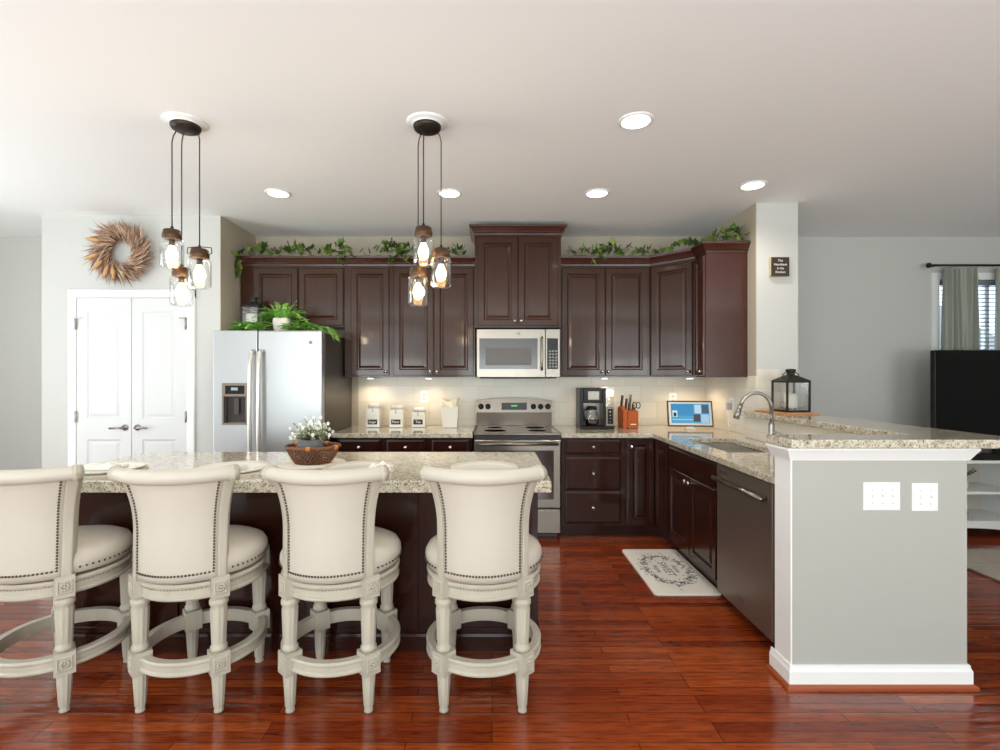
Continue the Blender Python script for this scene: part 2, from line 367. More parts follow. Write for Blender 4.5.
# tile backsplash
xs = [-1.40, 2.17]
struct(MB().box(-1.36, 2.168, YB-.010, YB-.004, .921, 1.42).build('trim_4', tile_m))
struct(MB().box(2.162, 2.17, 4.10, YB-.01, .921, 1.42).build('trim_5', tile_m))
struct(MB().box(2.062, 2.07, 2.43, 4.098, .921, 1.094).build('trim_6', tile_m))
struct(MB().box(2.172, 2.36, 4.092, 4.10, 1.136, 1.475).build('trim_7', tile_m))

# pantry double door
d1 = struct(bpy.data.objects.new('door_1', None)); COL.objects.link(d1); d1.location = (-3.185, PY, 0)
c = MB()
for s_ in (-1, 1): c.rects(min(s_*.487, s_*.56), max(s_*.487, s_*.56), 0, 2.185, [(0, 0), (0, -.016), (.008, -.022)])
c.rects(-.56, .56, 2.112, 2.185, [(0, 0), (0, -.018), (.008, -.024)])
c.build('door_casing', white_m, d1)
for s_ in (-1, 1):
    x0, x1 = (-.484, -.003) if s_ < 0 else (.003, .484)
    lf = MB(); Z = [.01, .20, .86, 1.04, 1.99, 2.108]; X = [x0, x0+.09, x1-.09, x1]
    def keep(i, j): return not (i == 1 and j in (1, 3))
    lf.cells(X, Z, keep, -.012, -.002, 'y')
    for (a, b2_) in ((Z[1], Z[2]), (Z[3], Z[4])):
        lf.rects(X[1], X[2], a, b2_, [(0, -.002), (0, -.012), (.012, -.005), (.022, -.004), (.045, -.010), (.05, -.010)])
    leaf = lf.build('door_leaf', door_m, d1)
    lv = MB(); hx = s_*.055
    lv.cyl((hx, -.012, .965), (hx, -.020, .965), .027, 20); lv.cyl((hx, -.02, .965), (hx, -.055, .965), .009)
    lv.tube([(hx, -.055, .965), (hx+s_*.03, -.06, .966), (hx+s_*.11, -.055, .962)], .009, 8)
    lv.build('door_lever', chrome_m, leaf)
    for z in (1.88, 1.06, .25):
        hg = MB().box(min(s_*.478, s_*.492), max(s_*.478, s_*.492), -.028, -.012, z-.045, z+.045); hg.cyl((s_*.487, -.027, z-.05), (s_*.487, -.027, z+.05), .006, 8)
        if z > 1.8: hg.box(min(s_*.43, s_*.50), max(s_*.43, s_*.50), -.032, -.027, z+.045, z+.055)
        hg.build('hinge', chrome_m, leaf)

# window in living room
w1 = struct(bpy.data.objects.new('window_1', None)); COL.objects.link(w1); w1.location = (5.1, YB, .95)
fr = MB(); F = .045
xs = [-.55, -.55+F, -.02, .02, .55-F, .55]; zs = [0, F, .70, .74, 1.45-F, 1.45]
fr.cells(xs, zs, lambda i, j: i in (0, 2, 4) or j in (0, 2, 4), .05, .09, 'y').build('window_frame', white_m, w1)
MB().cells([-.62, -.55, .55, .62], [-.07, 0, 1.45, 1.52], lambda i, j: not (i == 1 and j == 1), -.018, -.001, 'y').build('window_casing', white_m, w1)
MB().box(-.5, .5, .066, .070, .045, 1.41).build('window_pane', pane_m, w1)
bl = MB()
for k in range(34):
    z = .05+k*.0405; bl.add([(-.50, .018, z-.006), (.50, .018, z-.006), (.50, .044, z+.006), (-.50, .044, z+.006), (-.50, .018, z-.004), (.50, .018, z-.004), (.50, .044, z+.008), (-.50, .044, z+.008)],
        [(3, 2, 1, 0), (4, 5, 6, 7), (0, 1, 5, 4), (2, 3, 7, 6), (1, 2, 6, 5), (3, 0, 4, 7)])
bl.box(-.5, .5, .012, .047, 1.40, 1.44)
bd = bl.build('window_blind', mat('blind_slat', (120, 136, 142), .5)); bd.location = w1.location
tag(bd, 'grey horizontal slat blind in the living room window beside the sage curtain', 'blind')
# patio door frame at left
pd = struct(bpy.data.objects.new('door_2', None)); COL.objects.link(pd); pd.location = (XL, 2.165, 0)
MB().cells([-.965, -.90, -.03, .03, .90, .965], [.02, .10, 2.42, 2.5], lambda i, j: i in (0, 2, 4) or j in (0, 2), -.10, -.04, 'x').build('door_frame', white_m, pd)
for k, (x0, x1) in enumerate(((-4.2, -1.6), (-.8, 1.2), (2.3, 4.3))):  # unseen windows, added and enlarged to bring light in behind the viewer
    wn = struct(bpy.data.objects.new('window_%d' % (k+2), None)); COL.objects.link(wn); wn.location = ((x0+x1)/2, YF, .25); h = (x1-x0)/2
    MB().cells([-h, -h+.06, -.03, .03, h-.06, h], [0, .06, 2.31, 2.37], lambda i, j: i in (0, 2, 4) or j in (0, 2), -.09, -.04, 'y').build('window_frame', white_m, wn)
# house outside
hs = thing('house', 'neighbouring brick house seen through the blinds of the right window', 'building', (9, 14, -1.5))
MB().box(-5, 5, 0, 6, 0, 3.6).build('wall', siding_m, hs)
MB().add([(-5.4, -.4, 3.6), (5.4, -.4, 3.6), (5.4, 6.4, 3.6), (-5.4, 6.4, 3.6), (-5.4, 3, 5.8), (5.4, 3, 5.8)], [(3, 2, 1, 0), (0, 1, 5, 4), (2, 3, 4, 5), (1, 2, 5), (3, 0, 4)]).build('roof', mat('shingle', (120, 124, 130), .9), hs)
for k in range(3): MB().box(-3.2+k*2.4, -2.2+k*2.4, -.05, 0, 1.2, 2.8).build('window', white_m, hs)

# ------------------------------------------------------------ cabinets
T = .02
def front(mb, x0, x1, z0, z1, kind='door'):
    if kind == 'door':
        fw = min(.058, (x1-x0)*.22)
        mb.rects(x0, x1, z0, z1, [(0, -.001), (0, -T+.004), (.004, -T), (fw-.006, -T), (fw, -T+.004), (fw+.006, -T+.009), (fw+.014, -T+.009), (fw+.034, -T+.002), (fw+.037, -T+.002)])
    else:
        mb.rects(x0, x1, z0, z1, [(0, -.001), (0, -T+.007), (.006, -T+.004), (.012, -T+.003), (.016, -T), (.02, -T)])
    return mb
def knob(parent, x, z, y=-T):
    k = MB(); M = Matrix.Translation((x, y, z)) @ Matrix.Rotation(R(90), 4, 'X')
    k.lathe([(.008, 0), (.006, .006), (.007, .014), (.0145, .019), (.0155, .024), (.010, .030), (0, .032)], 14, M)
    return k.build('knob', nickel_m, parent)
def cabinet(name, label, loc, rz, w, d, z0, z1, doors=(), drawers=(), m=None, toe=False, cat='cabinet', group=None):
    m = m or cab_m; t = thing(name, label, cat, (loc[0], loc[1], z0), rz, group); h = z1-z0
    b_ = MB()
    if toe: b_.box(0, w, 0, d, .10, h); b_.box(0, w, .06, d, 0, .10)
    else: b_.box(0, w, 0, d, 0, h)
    b_.build('carcass', m, t, bevel=.0015)
    for x0, x1, a, c_, kx, kz in doors:
        o = front(MB(), x0, x1, a-z0, c_-z0).build('door', m, t)
        if kx is not None: knob(o, kx, kz-z0)
    for x0, x1, a, c_ in drawers:
        o = front(MB(), x0, x1, a-z0, c_-z0, 'drawer').build('drawer', m, t)
        knob(o, (x0+x1)/2, (a+c_)/2-z0)
    return t
g1 = 'dark wood upper cabinets'; UZ0, UZ1 = 1.41, 2.462; YU = 4.75; dU = YB-YU-.008
cabinet('wall_cabinet', 'short dark double-door wall cabinet above the refrigerator', (-2.385, YU), 0, .984, dU, 1.885, UZ1,
        [(.125, .545, 1.90, 2.44, None, 0), (.555, .975, 1.90, 2.44, None, 0)], group=g1)
cabinet('wall_cabinet', 'narrow single-door dark wall cabinet between the refrigerator cabinet and the canister counter', (-1.40, YU), 0, .449, dU, UZ0, UZ1,
        [(.065, .425, UZ0+.015, 2.44, .395, UZ0+.05)], group=g1)
cabinet('wall_cabinet', 'dark double-door wall cabinet left of the microwave with two low knobs', (-.95, YU), 0, .79, dU, UZ0, UZ1,
        [(.02, .395, UZ0+.015, 2.44, .368, UZ0+.05), (.402, .775, UZ0+.015, 2.44, .43, UZ0+.05)], group=g1)
cabinet('wall_cabinet', 'tallest dark wall cabinet rising above the microwave nearly to ceiling', (-.159, 4.62), 0, .797, YB-4.63, 1.865, 2.72,
        [(.03, .395, 1.885, 2.70, .37, 1.925), (.402, .767, 1.885, 2.70, .428, 1.925)], group=g1)
cabinet('wall_cabinet', 'dark double-door wall cabinet right of the microwave above the coffee maker', (.64, YU), 0, .858, dU, UZ0, UZ1,
        [(.02, .43, UZ0+.015, 2.44, .403, UZ0+.05), (.437, .838, UZ0+.015, 2.44, .464, UZ0+.05)], group=g1)
# diagonal corner wall cabinet
t = thing('corner_cabinet', 'diagonal corner wall cabinet with bluish sheen on its single door', 'cabinet', (1.50, 4.75, UZ0), R(-45), g1)
L = math.hypot(.31, .31); dg = MB()
def rot45(x, y):  # world offset -> local
    dx, dy = x-1.50, y-4.75; a = R(45); return (dx*cos(a)-dy*sin(a), dx*sin(a)+dy*cos(a))
poly = [rot45(*p) for p in ((1.50, 4.75), (1.81, 4.44), (2.162, 4.44), (2.162, 5.092), (1.50, 5.092))]
dg.add([(x, y, 0) for x, y in poly]+[(x, y, UZ1-UZ0) for x, y in poly], [(4, 3, 2, 1, 0), (5, 6, 7, 8, 9)]+[(i, (i+1) % 5, (i+1) % 5+5, i+5) for i in range(5)])
dg.build('carcass', cab_m, t)
o = front(MB(), .025, L-.025, .015, 2.44-UZ0).build('door', cab_m, t); knob(o, L-.055, .05)
cabinet('wall_cabinet', 'slim dark wall cabinet with exposed reddish side panel at the right wall end', (1.81, 4.438), R(-90), .208, .352, UZ0, UZ1,
        [(.012, .198, UZ0+.015, 2.44, .172, UZ0+.05)], m=crown_m, group=g1)
# crown mouldings
def crown_prof(z): return [(-.03, z), (.004, z), (.006, z+.018), (.016, z+.022), (.022, z+.035), (.040, z+.062), (.050, z+.068), (.052, z+.088), (-.03, z+.088)]
tag(MB().sweep([(-2.385, YB-.01), (-2.385, YU), (-.162, YU)], crown_prof(UZ1+.001)).build('crown_molding', crown_m), 'dark crown molding along the top of the cabinets left of the tall one', 'molding', 'cabinet crown moldings')
tag(MB().sweep([(-.159, YB-.01), (-.159, 4.62), (.638, 4.62), (.638, YB-.01)], crown_prof(2.721)).build('crown_molding', crown_m), 'dark crown molding capping the tall cabinet over the microwave', 'molding', 'cabinet crown moldings')
tag(MB().sweep([(.642, YU), (1.50, YU), (1.81, 4.44), (1.81, 4.23), (2.162, 4.23)], crown_prof(UZ1+.001)).build('crown_molding', crown_m), 'dark crown molding bending around the corner cabinet to the right wall', 'molding', 'cabinet crown moldings')
# base cabinets
YC = 4.39; g2 = 'dark wood base cabinets'; BT = .879
for nm, x0, x1 in (('base cabinet with drawer beside the refrigerator, under the tallest canister', -1.372, -.952), ('base cabinet with drawer in the middle of three left of the range', -.95, -.557), ('base cabinet with drawer touching the left side of the range', -.555, -.172)):
    w = x1-x0
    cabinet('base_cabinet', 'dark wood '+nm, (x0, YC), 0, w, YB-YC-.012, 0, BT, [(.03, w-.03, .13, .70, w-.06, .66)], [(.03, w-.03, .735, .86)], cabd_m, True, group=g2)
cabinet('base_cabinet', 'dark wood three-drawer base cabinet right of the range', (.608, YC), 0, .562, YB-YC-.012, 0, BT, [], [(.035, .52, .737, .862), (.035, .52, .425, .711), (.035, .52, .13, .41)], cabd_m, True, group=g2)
t = thing('corner_base_cabinet', 'dark wood corner base cabinet with two narrow doors meeting at the inside corner', 'cabinet', (1.172, YC, 0), 0, g2)
XF = 1.44
cb = MB(); cb.cells([0, XF-1.172, 2.06-1.172, 2.16-1.172], [4.05-YC, 4.106-YC, 0, YB-YC-.012], lambda i, j: not (i == 0 and j < 2 or i == 2 and j == 0), .10, BT)
cb.cells([0, XF-1.172+.06, 2.06-1.172], [4.05-YC, .06, YB-YC-.012], lambda i, j: not (i == 0 and j == 0), 0, .10)
cb.build('carcass', cabd_m, t)
o = front(MB(), .015, XF-1.172-.022, .12, .862).build('door', cabd_m, t); knob(o, .045, .80)
o = front(MB(), 0, .30, .12, .862).build('door', cabd_m, t, (XF-1.172, -.025, 0), (0, 0, R(-90)))
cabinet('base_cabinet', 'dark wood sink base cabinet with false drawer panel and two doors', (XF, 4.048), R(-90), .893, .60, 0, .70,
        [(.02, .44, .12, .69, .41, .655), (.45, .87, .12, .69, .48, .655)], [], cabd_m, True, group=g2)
sb = [o for o in bpy.data.objects if o.get('label', '').startswith('dark wood sink base')][0]
for ch in sb.children:
    if ch.name.startswith('carcass'):   # rails around the sink
        q = MB(); q.box(0, .893, 0, .06, .10, BT); q.box(0, .02, 0, .60, .10, BT); q.box(.873, .893, 0, .6, .10, BT); q.box(0, .893, .06, .60, 0, .12); q.box(0, .893, .58, .60, .1, BT)
        old = ch.data; tmp = q.build('tmp', cabd_m); ch.data = tmp.data; bpy.data.objects.remove(tmp)
front(MB(), .02, .873, .715, .862, 'drawer').build('drawer_front', cabd_m, sb)
tag(MB().box(XF, XF+.60, 2.412, 2.516, 0, BT).build('filler_panel', cabd_m), 'narrow dark wood filler panel between dishwasher and grey half wall', 'panel')

island_m = MATS['espresso_base_wood']
# counters
tag(MB().box(-1.40, -.168, 4.35, 5.09, .88, .92).build('countertop', gran_m, bevel=.006), 'speckled beige granite countertop under the white canisters', 'countertop', 'granite countertops')
xs = [.604, 1.40, 1.55, 1.92, 2.06, 2.16]; ys = [2.412, 3.27, 4.03, 4.105, 4.35, 5.09]
def keep(i, j):
    if i == 0: return j == 4
    if i == 4: return j >= 3
    if i == 2 and j == 1: return False
    return True
tag(MB().cells(xs, ys, keep, .88, .92).build('countertop', gran_m, bevel=.005, weld=True), 'L-shaped speckled granite countertop holding the sink and coffee maker', 'countertop', 'granite countertops')
xs = [1.335, 2.03, 2.41]; ys = [2.225, 2.435, 4.096]
tag(MB().cells(xs, ys, lambda i, j: j == 0 or i == 1, 1.096, 1.136).build('raised_countertop', gran_m, bevel=.006, weld=True), 'raised granite bar top capping the grey half wall', 'countertop', 'granite countertops')

# sink
sink_m = mat('sink_steel', (205, 200, 192), .42, .9)
t = thing('kitchen_sink', 'double-bowl stainless undermount sink set in the right countertop', 'sink', (1.735, 3.65, .70))
for y0, y1 in ((-.375, -.02), (.02, .375)):
    q = MB(); x0, x1 = -.18, .18
    q.cells([x0-.006, x0, x1, x1+.006], [y0-.006, y0, y1, y1+.006], lambda i, j: not (i == 1 and j == 1), .006, .178); q.box(x0-.006, x1+.006, y0-.006, y1+.006, 0, .006)
    bw = q.build('bowl', sink_m, t)
    MB().lathe([(.045, .0062), (.045, .009), (.03, .008), (0, .0075)], 20, Matrix.Translation((0, (y0+y1)/2, 0))).build('drain', chrome_m, bw)
t = thing('faucet', 'tall brushed nickel gooseneck faucet behind the sink', 'faucet', (1.94, 3.47, .92))
MB().lathe([(.03, 0), (.03, .006), (.023, .014), (.02, .03), (.019, .16), (.016, .18)], 20).build('base', chrome_m, t)
pts = [(0, 0, .17), (0, 0, .275)]
for k in range(0, 13): a = pi*k/12*.93; pts.append((-.108+.108*cos(a), 0, .275+.108*sin(a)))
MB().tube(pts, .0125, 12).build('spout', chrome_m, t)
p = Vector(pts[-1]); dr = (p-Vector(pts[-2])).normalized()
MB().cyl(p, p+dr*.035, .0145).cyl(p+dr*.035, p+dr*.10, .016, 16, .021).build('spray_head', chrome_m, t)
MB().cyl((0, 0, .10), (.02, -.028, .115), .011).tube([(.02, -.028, .115), (.05, -.04, .10), (.09, -.06, .085)], .007).build('handle', chrome_m, t)

# dishwasher
t = thing('dishwasher', 'stainless dishwasher with bar handle beside the sink cabinet', 'dishwasher', (XF, 3.147, 0), R(-90))
MB().box(.003, .625, .03, .58, .10, .872).box(.003, .625, .08, .58, 0, .1).build('body', black_m, t)
MB().rects(.004, .624, .075, .872, [(0, .028), (0, -.022), (.004, -.026), (.01, -.026)]).build('door', dsteel_m, t)
MB().box(.03, .14, -.0275, -.026, .825, .833).build('control_label', steel_m, t)
h = MB(); h.cyl((.03, -.065, .79), (.60, -.065, .79), .0125); h.cyl((.06, -.026, .79), (.06, -.065, .79), .009).cyl((.57, -.026, .79), (.57, -.065, .79), .009); h.build('handle', steel_m, t)
q = MB().rects(.25, .33, .135, .165, [(0, -.026), (0, -.029), (.004, -.029), (.005, -.0275)]); q.build('outlined_plate', steel_m, t)  # small outlined steel plate low on the door

# ------------------------------------------------------------ range
t = thing('range', 'freestanding stainless electric range with glass top and front controls on its backguard', 'stove', (.22, 4.35, 0))
hw = .378
MB().box(-hw, hw, .03, .72, .05, .905).box(-hw+.02, hw-.02, .07, .70, 0, .05).build('body', side_m, t, bevel=.003)
ck = MB().box(-hw-.002, hw+.002, -.005, .62, .905, .922); o = ck.build('cooktop', steel_m, t, bevel=.004)
MB().box(-hw+.02, hw-.02, .03, .60, .922, .9255).build('glass_top', mat('cooktop_glass', (110, 100, 90), .08, coat=.5), o)
for x, y, r in ((-.19, .18, .10), (.19, .18, .08), (-.19, .44, .07), (.19, .44, .09)):
    MB().lathe([(r, 0), (r, .0006), (r-.004, .0006), (r-.004, 0)], 32, Matrix.Translation((x, y, .9256))).build('burner_ring', vent_m, o)
bgm = MB(); n = 14; top = []
for k in range(n+1):
    x = -hw+2*hw*k/n; top.append((x, 1.175+.028*(1-(x/hw)**2)))
bgm.add([(x, .60, 1.06) for x, z in top]+[(x, .625, z) for x, z in top]+[(x, .70, 1.06) for x, z in top]+[(x, .70, z) for x, z in top],
        [(k, k+1, n+1+k+1, n+1+k) for k in range(n)]+[(n+1+k, n+1+k+1, 3*(n+1)+k+1, 3*(n+1)+k) for k in range(n)]+[(0, n+1, 3*(n+1), 2*(n+1)), (n, 2*(n+1)+n, 3*(n+1)+n, n+1+n)])
pan = bgm.build('control_panel', steel_m, t)
MB().box(-hw+.004, hw-.004, .625, .70, .925, 1.06).build('backguard', mat('backguard_dark', (86, 74, 64), .25, .6), t)
MB().box(-.125, .125, .602, .62, 1.085, 1.155).build('display', blackg_m, pan)
MB().box(-.03, .03, .6005, .602, 1.118, 1.132).build('clock', mat('clock_green', (20, 60, 30), .3, emit=(60, 220, 110), es=.7), pan)
for x in (-.33, -.26, .19, .262, .335):
    MB().lathe([(.027, 0), (.026, .012), (.020, .014), (.019, .032), (0, .034)], 20, Matrix.Translation((x, .61, 1.118)) @ Matrix.Rotation(R(97), 4, 'X')).build('knob', vent_m, pan)
    
od = MB().rects(-hw+.003, hw-.003, .275, .865, [(0, .028), (0, -.012), (.006, -.018), (.07, -.018)]).build('oven_door', steel_m, t)
MB().box(-.315, .315, -.0205, -.0182, .35, .775).build('oven_window', ovenglass_m, od)
h = MB(); h.cyl((-.35, -.06, .835), (.35, -.06, .835), .014); h.cyl((-.33, -.018, .835), (-.33, -.06, .835), .011).cyl((.33, -.018, .835), (.33, -.06, .835), .011); h.build('handle', steel_m, od)
MB().rects(-hw+.003, hw-.003, .055, .262, [(0, .028), (0, -.012), (.006, -.018), (.02, -.018)]).build('warming_drawer', steel_m, t)
MB().box(-hw+.003, hw-.003, -.006, .03, .872, .903).build('vent_strip', vent_m, t)
# microwave
t = thing('microwave', 'stainless over-the-range microwave under the tallest cabinet', 'microwave', (.24, 4.56, 1.408))
hw = .381
MB().box(-hw, hw, .012, .53, .004, .437).build('body', side_m, t)
MB().rects(-hw, .245, 0, .44, [(0, .011), (0, -.004), (.004, -.008), (.01, -.008)]).build('door', steel_m, t)
MB().box(-.355, .175, -.0105, -.008, .075, .355).build('door_window', mat('microwave_glass', (62, 58, 54), .2, coat=.2), t)
MB().box(-.30, .12, -.0115, -.0105, .11, .27).build('window_screen', mat('microwave_mesh', (84, 79, 75), .3, spec=.3), t)
MB().rects(.248, hw, 0, .44, [(0, .011), (0, -.004), (.004, -.008), (.01, -.008)]).build('control_panel', steel_m, t)
MB().box(.262, hw-.02, -.011, -.008, .075, .355).build('keypad', blackg_m, t)
bt = MB()
for r_ in range(6):
    for c_ in range(3): bt.box(.278+c_*.028, .298+c_*.028, -.0125, -.011, .09+r_*.028, .106+r_*.028)
bt.build('buttons', mat('button_grey', (120, 120, 116), .5), t)
h = MB().tube([(.212, -.03, .065), (.212, -.042, .10), (.212, -.045, .22), (.212, -.042, .34), (.212, -.03, .365)], .011, 10); h.cyl((.212, -.008, .08), (.212, -.04, .08), .008).cyl((.212, -.008, .35), (.212, -.04, .35), .008); h.build('handle', steel_m, t)
MB().box(-hw+.03, hw-.03, .02, .5, -.012, .004).build('vent', vent_m, t)
def emblem(parent, x, y, z, r):
    e = MB().lathe([(r, 0), (r, .003), (r*.8, .0035), (0, .0035)], 20, Matrix.Translation((x, y, z)) @ Matrix.Rotation(R(90), 4, 'X')).build('emblem', steel_m, parent)
    text('lettering', 'GE', r*1.1, label_m, e, (x, y-.0045, z), depth=.0004)
emblem(t, 0, -.008, .395, .016)

# ------------------------------------------------------------ refrigerator
t = thing('refrigerator', 'stainless side-by-side refrigerator with water dispenser beside the pantry wall', 'refrigerator', (-1.872, 4.17, 0))
MB().box(-.44, .455, .075, .88, .03, 1.785).build('body', side_m, t, bevel=.004)
MB().box(-.43, .445, .10, .82, 0, .03).build('plinth', black_m, t)
def fdoor(x0, x1, hole=None):
    q = MB()
    if hole:
        a0, a1, c0, c1 = hole
        q.cells([x0, a0, a1, x1], [.06, c0, c1, 1.80], lambda i, j: not (i == 1 and j == 1), 0, .07, 'y')
        q.box(a0, a1, .05, .068, c0, c1)
    else: q.box(x0, x1, 0, .07, .06, 1.80)
    return q.build('door', fridge_m, t, bevel=.012 if not hole else .006, seg=3, weld=bool(hole))
dl = fdoor(-.453, -.086, (-.372, -.172, 1.02, 1.355)); dr_ = fdoor(-.080, .455)
handle_m = mat('handle_steel', (214, 210, 203), .3, .6)
# dispenser
ds = MB().cells([-.378, -.364, -.180, -.166], [1.012, 1.028, 1.25, 1.361], lambda i, j: i != 1 or j != 1, -.006, .02, 'y').build('dispenser', dsteel_m, dl)
MB().box(-.35, -.19, -.0075, -.006, 1.27, 1.34).build('dispenser_panel', blackg_m, dl)
MB().box(-.30, -.245, -.009, -.0075, 1.30, 1.325).build('dispenser_display', mat('dispenser_lcd', (150, 170, 176), .2), dl)
MB().box(-.364, -.18, .044, .049, 1.03, 1.25).build('dispenser_recess', mat('recess', (58, 48, 44), .25), dl)
MB().box(-.29, -.25, .02, .035, 1.10, 1.23).build('dispenser_paddle', side_m, dl)
for s_, prt in ((-.118, dl), (-.045, dr_)):
    MB().tube([(s_, -.012, 1.625), (s_, -.045, 1.615), (s_, -.06, 1.50), (s_, -.072, 1.15), (s_, -.06, .72), (s_, -.045, .60), (s_, -.012, .59)], .018, 12).build('handle', handle_m, prt)
emblem(dr_, .36, -.001, 1.70, .016)

# ------------------------------------------------------------ island
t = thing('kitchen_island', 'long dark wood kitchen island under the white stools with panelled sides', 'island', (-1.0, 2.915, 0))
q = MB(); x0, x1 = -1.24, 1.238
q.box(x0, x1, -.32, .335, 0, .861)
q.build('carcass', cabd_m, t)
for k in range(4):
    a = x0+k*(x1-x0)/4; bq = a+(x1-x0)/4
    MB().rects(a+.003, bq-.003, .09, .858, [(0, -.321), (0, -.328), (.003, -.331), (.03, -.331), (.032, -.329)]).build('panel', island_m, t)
MB().sweep([(x0, .335), (x0, -.320), (x1, -.320), (x1, .335)], [(0, 0), (.018, 0), (.018, .075), (.012, .088), (0, .09)]).build('base_molding', cabd_m, t)
tag(MB().box(-2.27, .285, 2.385, 3.30, .862, .92).build('island_countertop', gran_m, bevel=.006), 'long polished granite slab on top of the kitchen island', 'countertop', 'granite countertops')

# ------------------------------------------------------------ bar stools
def make_stool():
    t = thing('bar_stool', 'x', 'stool', group='cream swivel stools along the island')
    lx, ly = .166, .184
    for sx_, sy_ in ((-1, -1), (1, -1), (-1, 1), (1, 1)):
        x, y = sx_*lx, sy_*ly; ang = math.atan2(y, x); M = Matrix.Translation((x, y, 0)) @ Matrix.Rotation(ang, 4, 'Z')
        q = MB()
        fl = lambda a, z: 1-.13*(1-abs(sin(5*a)))**2
        q.lathe([(.010, 0), (.019, .004), (.019, .012), (.016, .02), (.021, .03), (.029, .165), (.026, .170)], 40, M, True, fl)
        for (a, b_, w_) in ((.170, .262, .036), (.492, .583, .034)):
            q.box(-w_, w_, -w_, w_, a, b_, M)
            zc = (a+b_)/2
            q.add(*frame_sq(w_+.001, zc, w_*.82, M))
            for j in range(8):
                th = 2*pi*j/8; q.ball(M @ Vector((w_+.002, .013*cos(th), zc+.013*sin(th))), .0062, 6, 4)
            q.ball(M @ Vector((w_+.002, 0, zc)), .007, 8, 4)
        q.lathe([(.026, .262), (.033, .270), (.033, .282), (.027, .290), (.029, .30), (.034, .44), (.030, .452), (.037, .462), (.037, .476), (.028, .492)], 40, M, True, lambda a, z: (1-.13*(1-abs(sin(5*a)))**2) if .295 < z < .446 else 1)
        q.build('leg', creamw_m, t)
    def ring(prof, n=56):
        q = MB(); vs_ = []; k = len(prof)
        for i in range(n):
            a = 2*pi*i/n
            vs_ += [(r*cos(a), r*sin(a), z) for r, z in prof]
        fs = [(i*k+j, ((i+1) % n)*k+j, ((i+1) % n)*k+(j+1) % k, i*k+(j+1) % k) for i in range(n) for j in range(k)]
        return q.add(vs_, fs, False)
    ring([(.226, .185), (.256, .185), (.262, .191), (.262, .197), (.255, .203), (.255, .225), (.262, .231), (.262, .238), (.256, .244), (.226, .244)][::-1][::-1]).build('foot_ring', creamw_m, t)
    ring([(.05, .493), (.251, .493), (.257, .500), (.257, .507), (.250, .512), (.250, .539), (.257, .545), (.260, .554), (.255, .564), (.05, .564)]).build('apron', creamw_m, t)
    q = MB()
    for i in range(110):
        a = 2*pi*i/110; q.ball((.2545*cos(a), .2545*sin(a), .541), .0034, 5, 3)
    q.build('bead_trim', creamd_m, t)
    MB().lathe([(.20, .565), (.20, .574)], 40).build('swivel_plate', black_m, t)
    MB().lathe([(.20, .575), (.252, .575), (.258, .583), (.262, .596), (.266, .618), (.265, .634), (.253, .655), (.222, .670), (.16, .679), (.08, .683), (0, .684)], 48).build('seat', cream_m, t)
    # backrest, curved, flaring outwards and back at its top
    def bp(u, v, off=0):
        fl_ = max(0, (v-.45)/.55); hw_ = .190+.004*v+.043*fl_**2.2
        z = .577+.428*v
        R0 = .278+.004*v+.030*fl_**2; sag = .082+.02*v
        y = -(R0+off)+sag*u*u
        x = u*hw_*(1+off*1.5)
        return (x, y, z)
    def shell(u0, u1, v0, v1, o0, o1, nu=22, nv=16, pad=0):
        q = MB(); vs_ = []
        for o_ in (o0, o1):
            for i in range(nu+1):
                for j in range(nv+1):
                    u = u0+(u1-u0)*i/nu; v = v0+(v1-v0)*j/nv
                    e = 0
                    if pad: e = pad*(1-abs(2*i/nu-1)**6)*(1-abs(2*j/nv-1)**6)*(1 if o_ == o1 else 0)
                    vs_.append(bp(u, v, o_+e))
        N = (nu+1)*(nv+1); I = lambda i, j: i*(nv+1)+j; fs = []
        for i in range(nu):
            for j in range(nv):
                fs.append((I(i, j), I(i, j+1), I(i+1, j+1), I(i+1, j))); fs.append((N+I(i, j), N+I(i+1, j), N+I(i+1, j+1), N+I(i, j+1)))
        for i in range(nu): fs.append((I(i, 0), I(i+1, 0), N+I(i+1, 0), N+I(i, 0))); fs.append((I(i+1, nv), I(i, nv), N+I(i, nv), N+I(i+1, nv)))
        for j in range(nv): fs.append((I(0, j+1), I(0, j), N+I(0, j), N+I(0, j+1))); fs.append((I(nu, j), I(nu, j+1), N+I(nu, j+1), N+I(nu, j)))
        return q.add(vs_, fs, True)
    bk = shell(-.86, .86, 0, 1, -.035, .002, pad=.004).build('backrest', cream_m, t)
    for u0, u1 in ((-1.0, -.86), (.86, 1.0)):
        shell(u0, u1, -.02, 1, -.04, .006, nu=3).build('back_post', creamw_m, t, bevel=.003)
    shell(-.84, .84, .18, 1.0, -.062, -.036, pad=0).build('back_cushion', cream_m, t)
    # rolled top rail
    pts = [Vector(bp(u/10*1.0, 1.0, .008))+Vector((0, -.004, .012)) for u in range(-10, 11)]
    MB().tube(pts, .031, 16, rad=[.029+.003*(1-abs(i-10)/10) for i in range(21)]).build('top_roll', cream_m, t)
    for s_ in (-1, 1):
        c_ = pts[0] if s_ < 0 else pts[-1]; d_ = (pts[0]-pts[1]).normalized() if s_ < 0 else (pts[-1]-pts[-2]).normalized()
        q = MB(); q.cyl(c_-d_*.026, c_+d_*.006, .0335, 24)
        M = Matrix.Translation(c_+d_*.006) @ d_.to_track_quat('Z', 'Y').to_matrix().to_4x4()
        q.lathe([(.030, 0), (.030, .004), (.024, .006), (.022, .003), (.014, .003), (.012, .007), (0, .010)], 24, M)
        for j in range(8): th = 2*pi*j/8; q.ball(M @ Vector((.018*cos(th), .018*sin(th), .004)), .005, 6, 4)
        for j in range(14):
            th = 2*pi*j/14; q.ball(c_-d_*.012+(M.to_3x3() @ Vector((.033*cos(th), .033*sin(th), 0))), .0045, 6, 4)
        q.build('scroll_end', creamw_m, t)
    q = MB()
